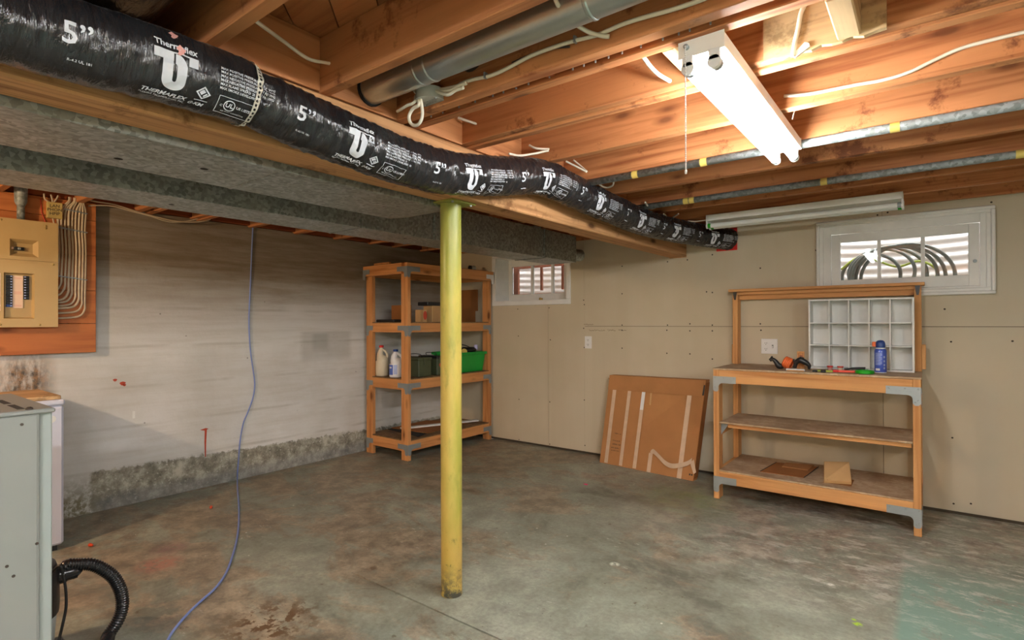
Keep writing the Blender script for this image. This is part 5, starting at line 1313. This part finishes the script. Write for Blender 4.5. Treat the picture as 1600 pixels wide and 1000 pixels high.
# ---- on top
Z1 = 1.8075
m = MB(); xa, xb = at(581,408,1,-1.12).x, at(609,410,1,-1.12).x; m.box(max(xa,.07), xb, -1.13, -1.10, Z1, Z1+.032, .003); tag(m.build('wood_scrap', WSY, loc=(.21,-1.0,Z1)), 'offcut of wood lying on top of the shelving unit', 'wood scrap')
m = MB(); m.box(.30, .52, -1.12, -1.0, Z1, Z1+.016, .003); tag(m.build('wood_scrap', WRIM, loc=(.4,-1.05,Z1)), 'flat dark board lying on top of the shelving unit', 'wood scrap')
jr = thing('glass_jar', 'small jar lying on its side on top of the shelving unit', 'jar', (.56,-.22,Z1))
p = Vector((.56,-.25,Z1+.026))
m = MB(); m.lathe([(.02,0),(.025,.006),(.025,.05),(.018,.06)], p, 16, (.2,1,0)); m.build('jar_body', GALVR, jr, smooth=True)
m = MB(); m.lathe([(.026,0),(.026,-.018),(.02,-.02)], p, 16, (.2,1,0)); m.build('jar_lid', BLACK, jr)

# ================================================================== APPLIANCES AT THE LEFT
fn = thing('furnace_cabinet', 'grey sheet-metal appliance cabinet with slotted top at the left edge', 'appliance', (2.25,-4.5,0))
FX0, FX1, FY0, FY1, FZ = 1.99, 2.5, -4.9, -4.158, 1.021
m = MB(); m.box(FX0, FX1-.002, FY0, FY1, .02, FZ-.012, .003); m.build('cabinet_body', GREYM, fn)
m = MB(); m.box(FX1-.0015, FX1+.001, FY0, FY1-.006, .03, FZ-.016, .001); m.build('side_panel', GREYM, fn)
m = MB(); m.box(FX0+.02, FX1-.02, FY1+.0005, FY1+.030, .02, FZ-.010, .003); m.build('door_edge', GREYL, fn)
m = MB(); m.box(FX0-.004, FX1+.003, FY0, FY1+.032, FZ-.012, FZ, .003); m.build('top_panel', GREYM, fn)
for x in (2.40, 2.24, 2.08):
    for y in (-4.19, -4.245, -4.30, -4.355, -4.41, -4.465):
        m = MB(); m.box(x-.06, x+.06, y-.008, y+.008, FZ+.0003, FZ+.0010); m.build('vent_slot', DARK, fn)
m = MB()
for y, z in ((-4.196,.985),(-4.225,.62),(-4.212,.59),(-4.165,.66)): m.lathe([(.004,0),(.004,.0012)], (FX1+.001,y,z), 8, (1,0,0))
m.lathe([(.008,0),(.008,.004),(.004,.007)], (FX1-.015,FY1-.02,FZ), 10); build_each(m, 'screw', RUST, fn)
m = MB()
for x in (FX0+.04, FX1-.08):
    for y in (FY0+.04, FY1-.08): m.box(x, x+.04, y, y+.04, .0005, .02)
build_each(m, 'foot', BLACK, fn)
fz = thing('chest_freezer', 'white freezer cabinet against the concrete wall beyond the grey cabinet', 'appliance', (.32,-4.1,0))
m = MB(); m.box(.03, .586, -4.5, -3.664, .03, .80, .012); m.build('cabinet_body', FREEZ, fz)
m = MB(); m.box(.028, .59, -4.505, -3.660, .803, .834, .008); m.build('lid', FREEZ, fz)
m = MB(); m.box(.05, .57, -4.48, -3.69, .0005, .03); m.build('plinth', BLACK, fz)
m = MB(); m.lathe([(.02,0),(.02,.002)], (.5862,-3.72,.73), 18, (1,0,0)); m.build('emblem', WHITEPL, fz)
m = MB(); m.box(.10, .575, -4.4, -3.675, .8345, .856, .003); tag(m.build('wooden_board', WOLD, loc=(.35,-4.0,.8345)), 'plain wooden board lying on top of the white freezer', 'board')

# shop vacuum
vx, vy = 1.75, -4.10
vc = thing('shop_vacuum', 'small black and grey canister vacuum peeking out beside the grey cabinet', 'vacuum', (vx,vy,0))
m = MB(); m.lathe([(.128,.035),(.134,.05),(.145,.19),(.146,.205)], (vx,vy,0), 32); m.build('tank', VACGREY, vc, smooth=True)
m = MB(); m.lathe([(.149,.170),(.151,.195),(.150,.31),(.140,.35),(.10,.375),(.04,.385),(.01,.386)], (vx,vy,0), 32); m.build('motor_head', BLACK, vc, smooth=True)
m = MB(); m.lathe([(.031,0),(.031,.04),(.027,.045),(.027,.075)], (vx+.02,vy+.125,.29), 18, (.12,1,.05)); m.build('hose_port', BLACKS, vc, smooth=True)
hp = [Vector((vx+.03,vy+.205,.28))]+[at(x, y, 0, X) for x, y, X in [(104,884,1.77),(122,882,1.78),(142,882,1.79),(160,889,1.80),(178,903,1.81),(189,925,1.82),(191,948,1.83),(184,970,1.84),(170,992,1.85)]]+[Vector((1.90,-3.84,.03)), Vector((2.02,-3.92,.027)), Vector((2.2,-4.0,.027))]
hc = cr(hp, 24)
hl = [0]
for a, b in zip(hc, hc[1:]): hl.append(hl[-1]+(b-a).length)
res = []; s = 0
while s < hl[-1]:
    i = min(int(np.searchsorted(hl, s, side='right'))-1, len(hc)-2); res.append(hc[i].lerp(hc[i+1], (s-hl[i])/(hl[i+1]-hl[i]+1e-9))); s += .0022
m = MB(); m.tube(res, [.0215+(.0024 if k % 4 in (1, 2) else 0) for k in range(len(res))], 14); m.build('hose', BLACKS, vc, smooth='all')
cable('power_cord', [(vx+.10,vy+.10,.33)]+[at(x, y, 0, 1.90) for x, y in [(93,884),(99,900),(103,925),(103,950),(98,975),(92,1000)]]+[(1.95,-4.02,.006)], .0052, BLACK, '', parent=vc)
m = MB(); m.box(vx-.02, vx+.12, vy+.04, vy+.165, .012, .045, .006); m.build('caster_base', BLACK, vc)
m = MB()
for p in ((vx+.09,vy+.14),(vx-.02,vy+.14),(vx,vy-.1)): m.lathe([(.016,-.008),(.016,.008)], (*p,.0165), 12, (1,0,0))
build_each(m, 'caster', BLACK, vc)

# little things on the floor
for i, (px, py, lb) in enumerate([(330,794,'orange wire nut on the floor beside the blue cable'),(140,854,'orange wire nut on the floor beside the freezer')]):
    p = at(px, py, 2, 0); m = MB(); m.lathe([(.009,0),(.010,.004),(.006,.024),(.003,.026)], p+Vector((0,0,.0105)), 10, (1,.3 if i else -.6,0)); tag(m.build('wire_nut', plain('wire_nut_%d' % i, srgb(214,72,30), .45), smooth=True, loc=p), lb, 'wire nut')
p = at(915,757,2,0); m = MB(); m.prism([(-.02,0),(-.005,.014),(.012,.010),(.022,-.004),(.004,-.012)], p+Vector((0,0,.0005)), (1,0,0), (0,1,0), (0,0,.002)); tag(m.build('pink_scrap', plain('pink', srgb(232,40,120), .6), loc=p), 'bright pink scrap on the floor near the leaning carton', 'scrap')
p = at(766,684,2,0); m = MB(); m.prism([(-.04,0),(-.01,.02),(.03,.015),(.03,-.01),(-.02,-.02)], p+Vector((.03,-.03,.0005)), (1,0,0), (0,1,0), (0,0,.003)); tag(m.build('paper_scrap', WHITEPL, loc=p), 'white paper scrap by the far leg of the shelving unit', 'scrap')
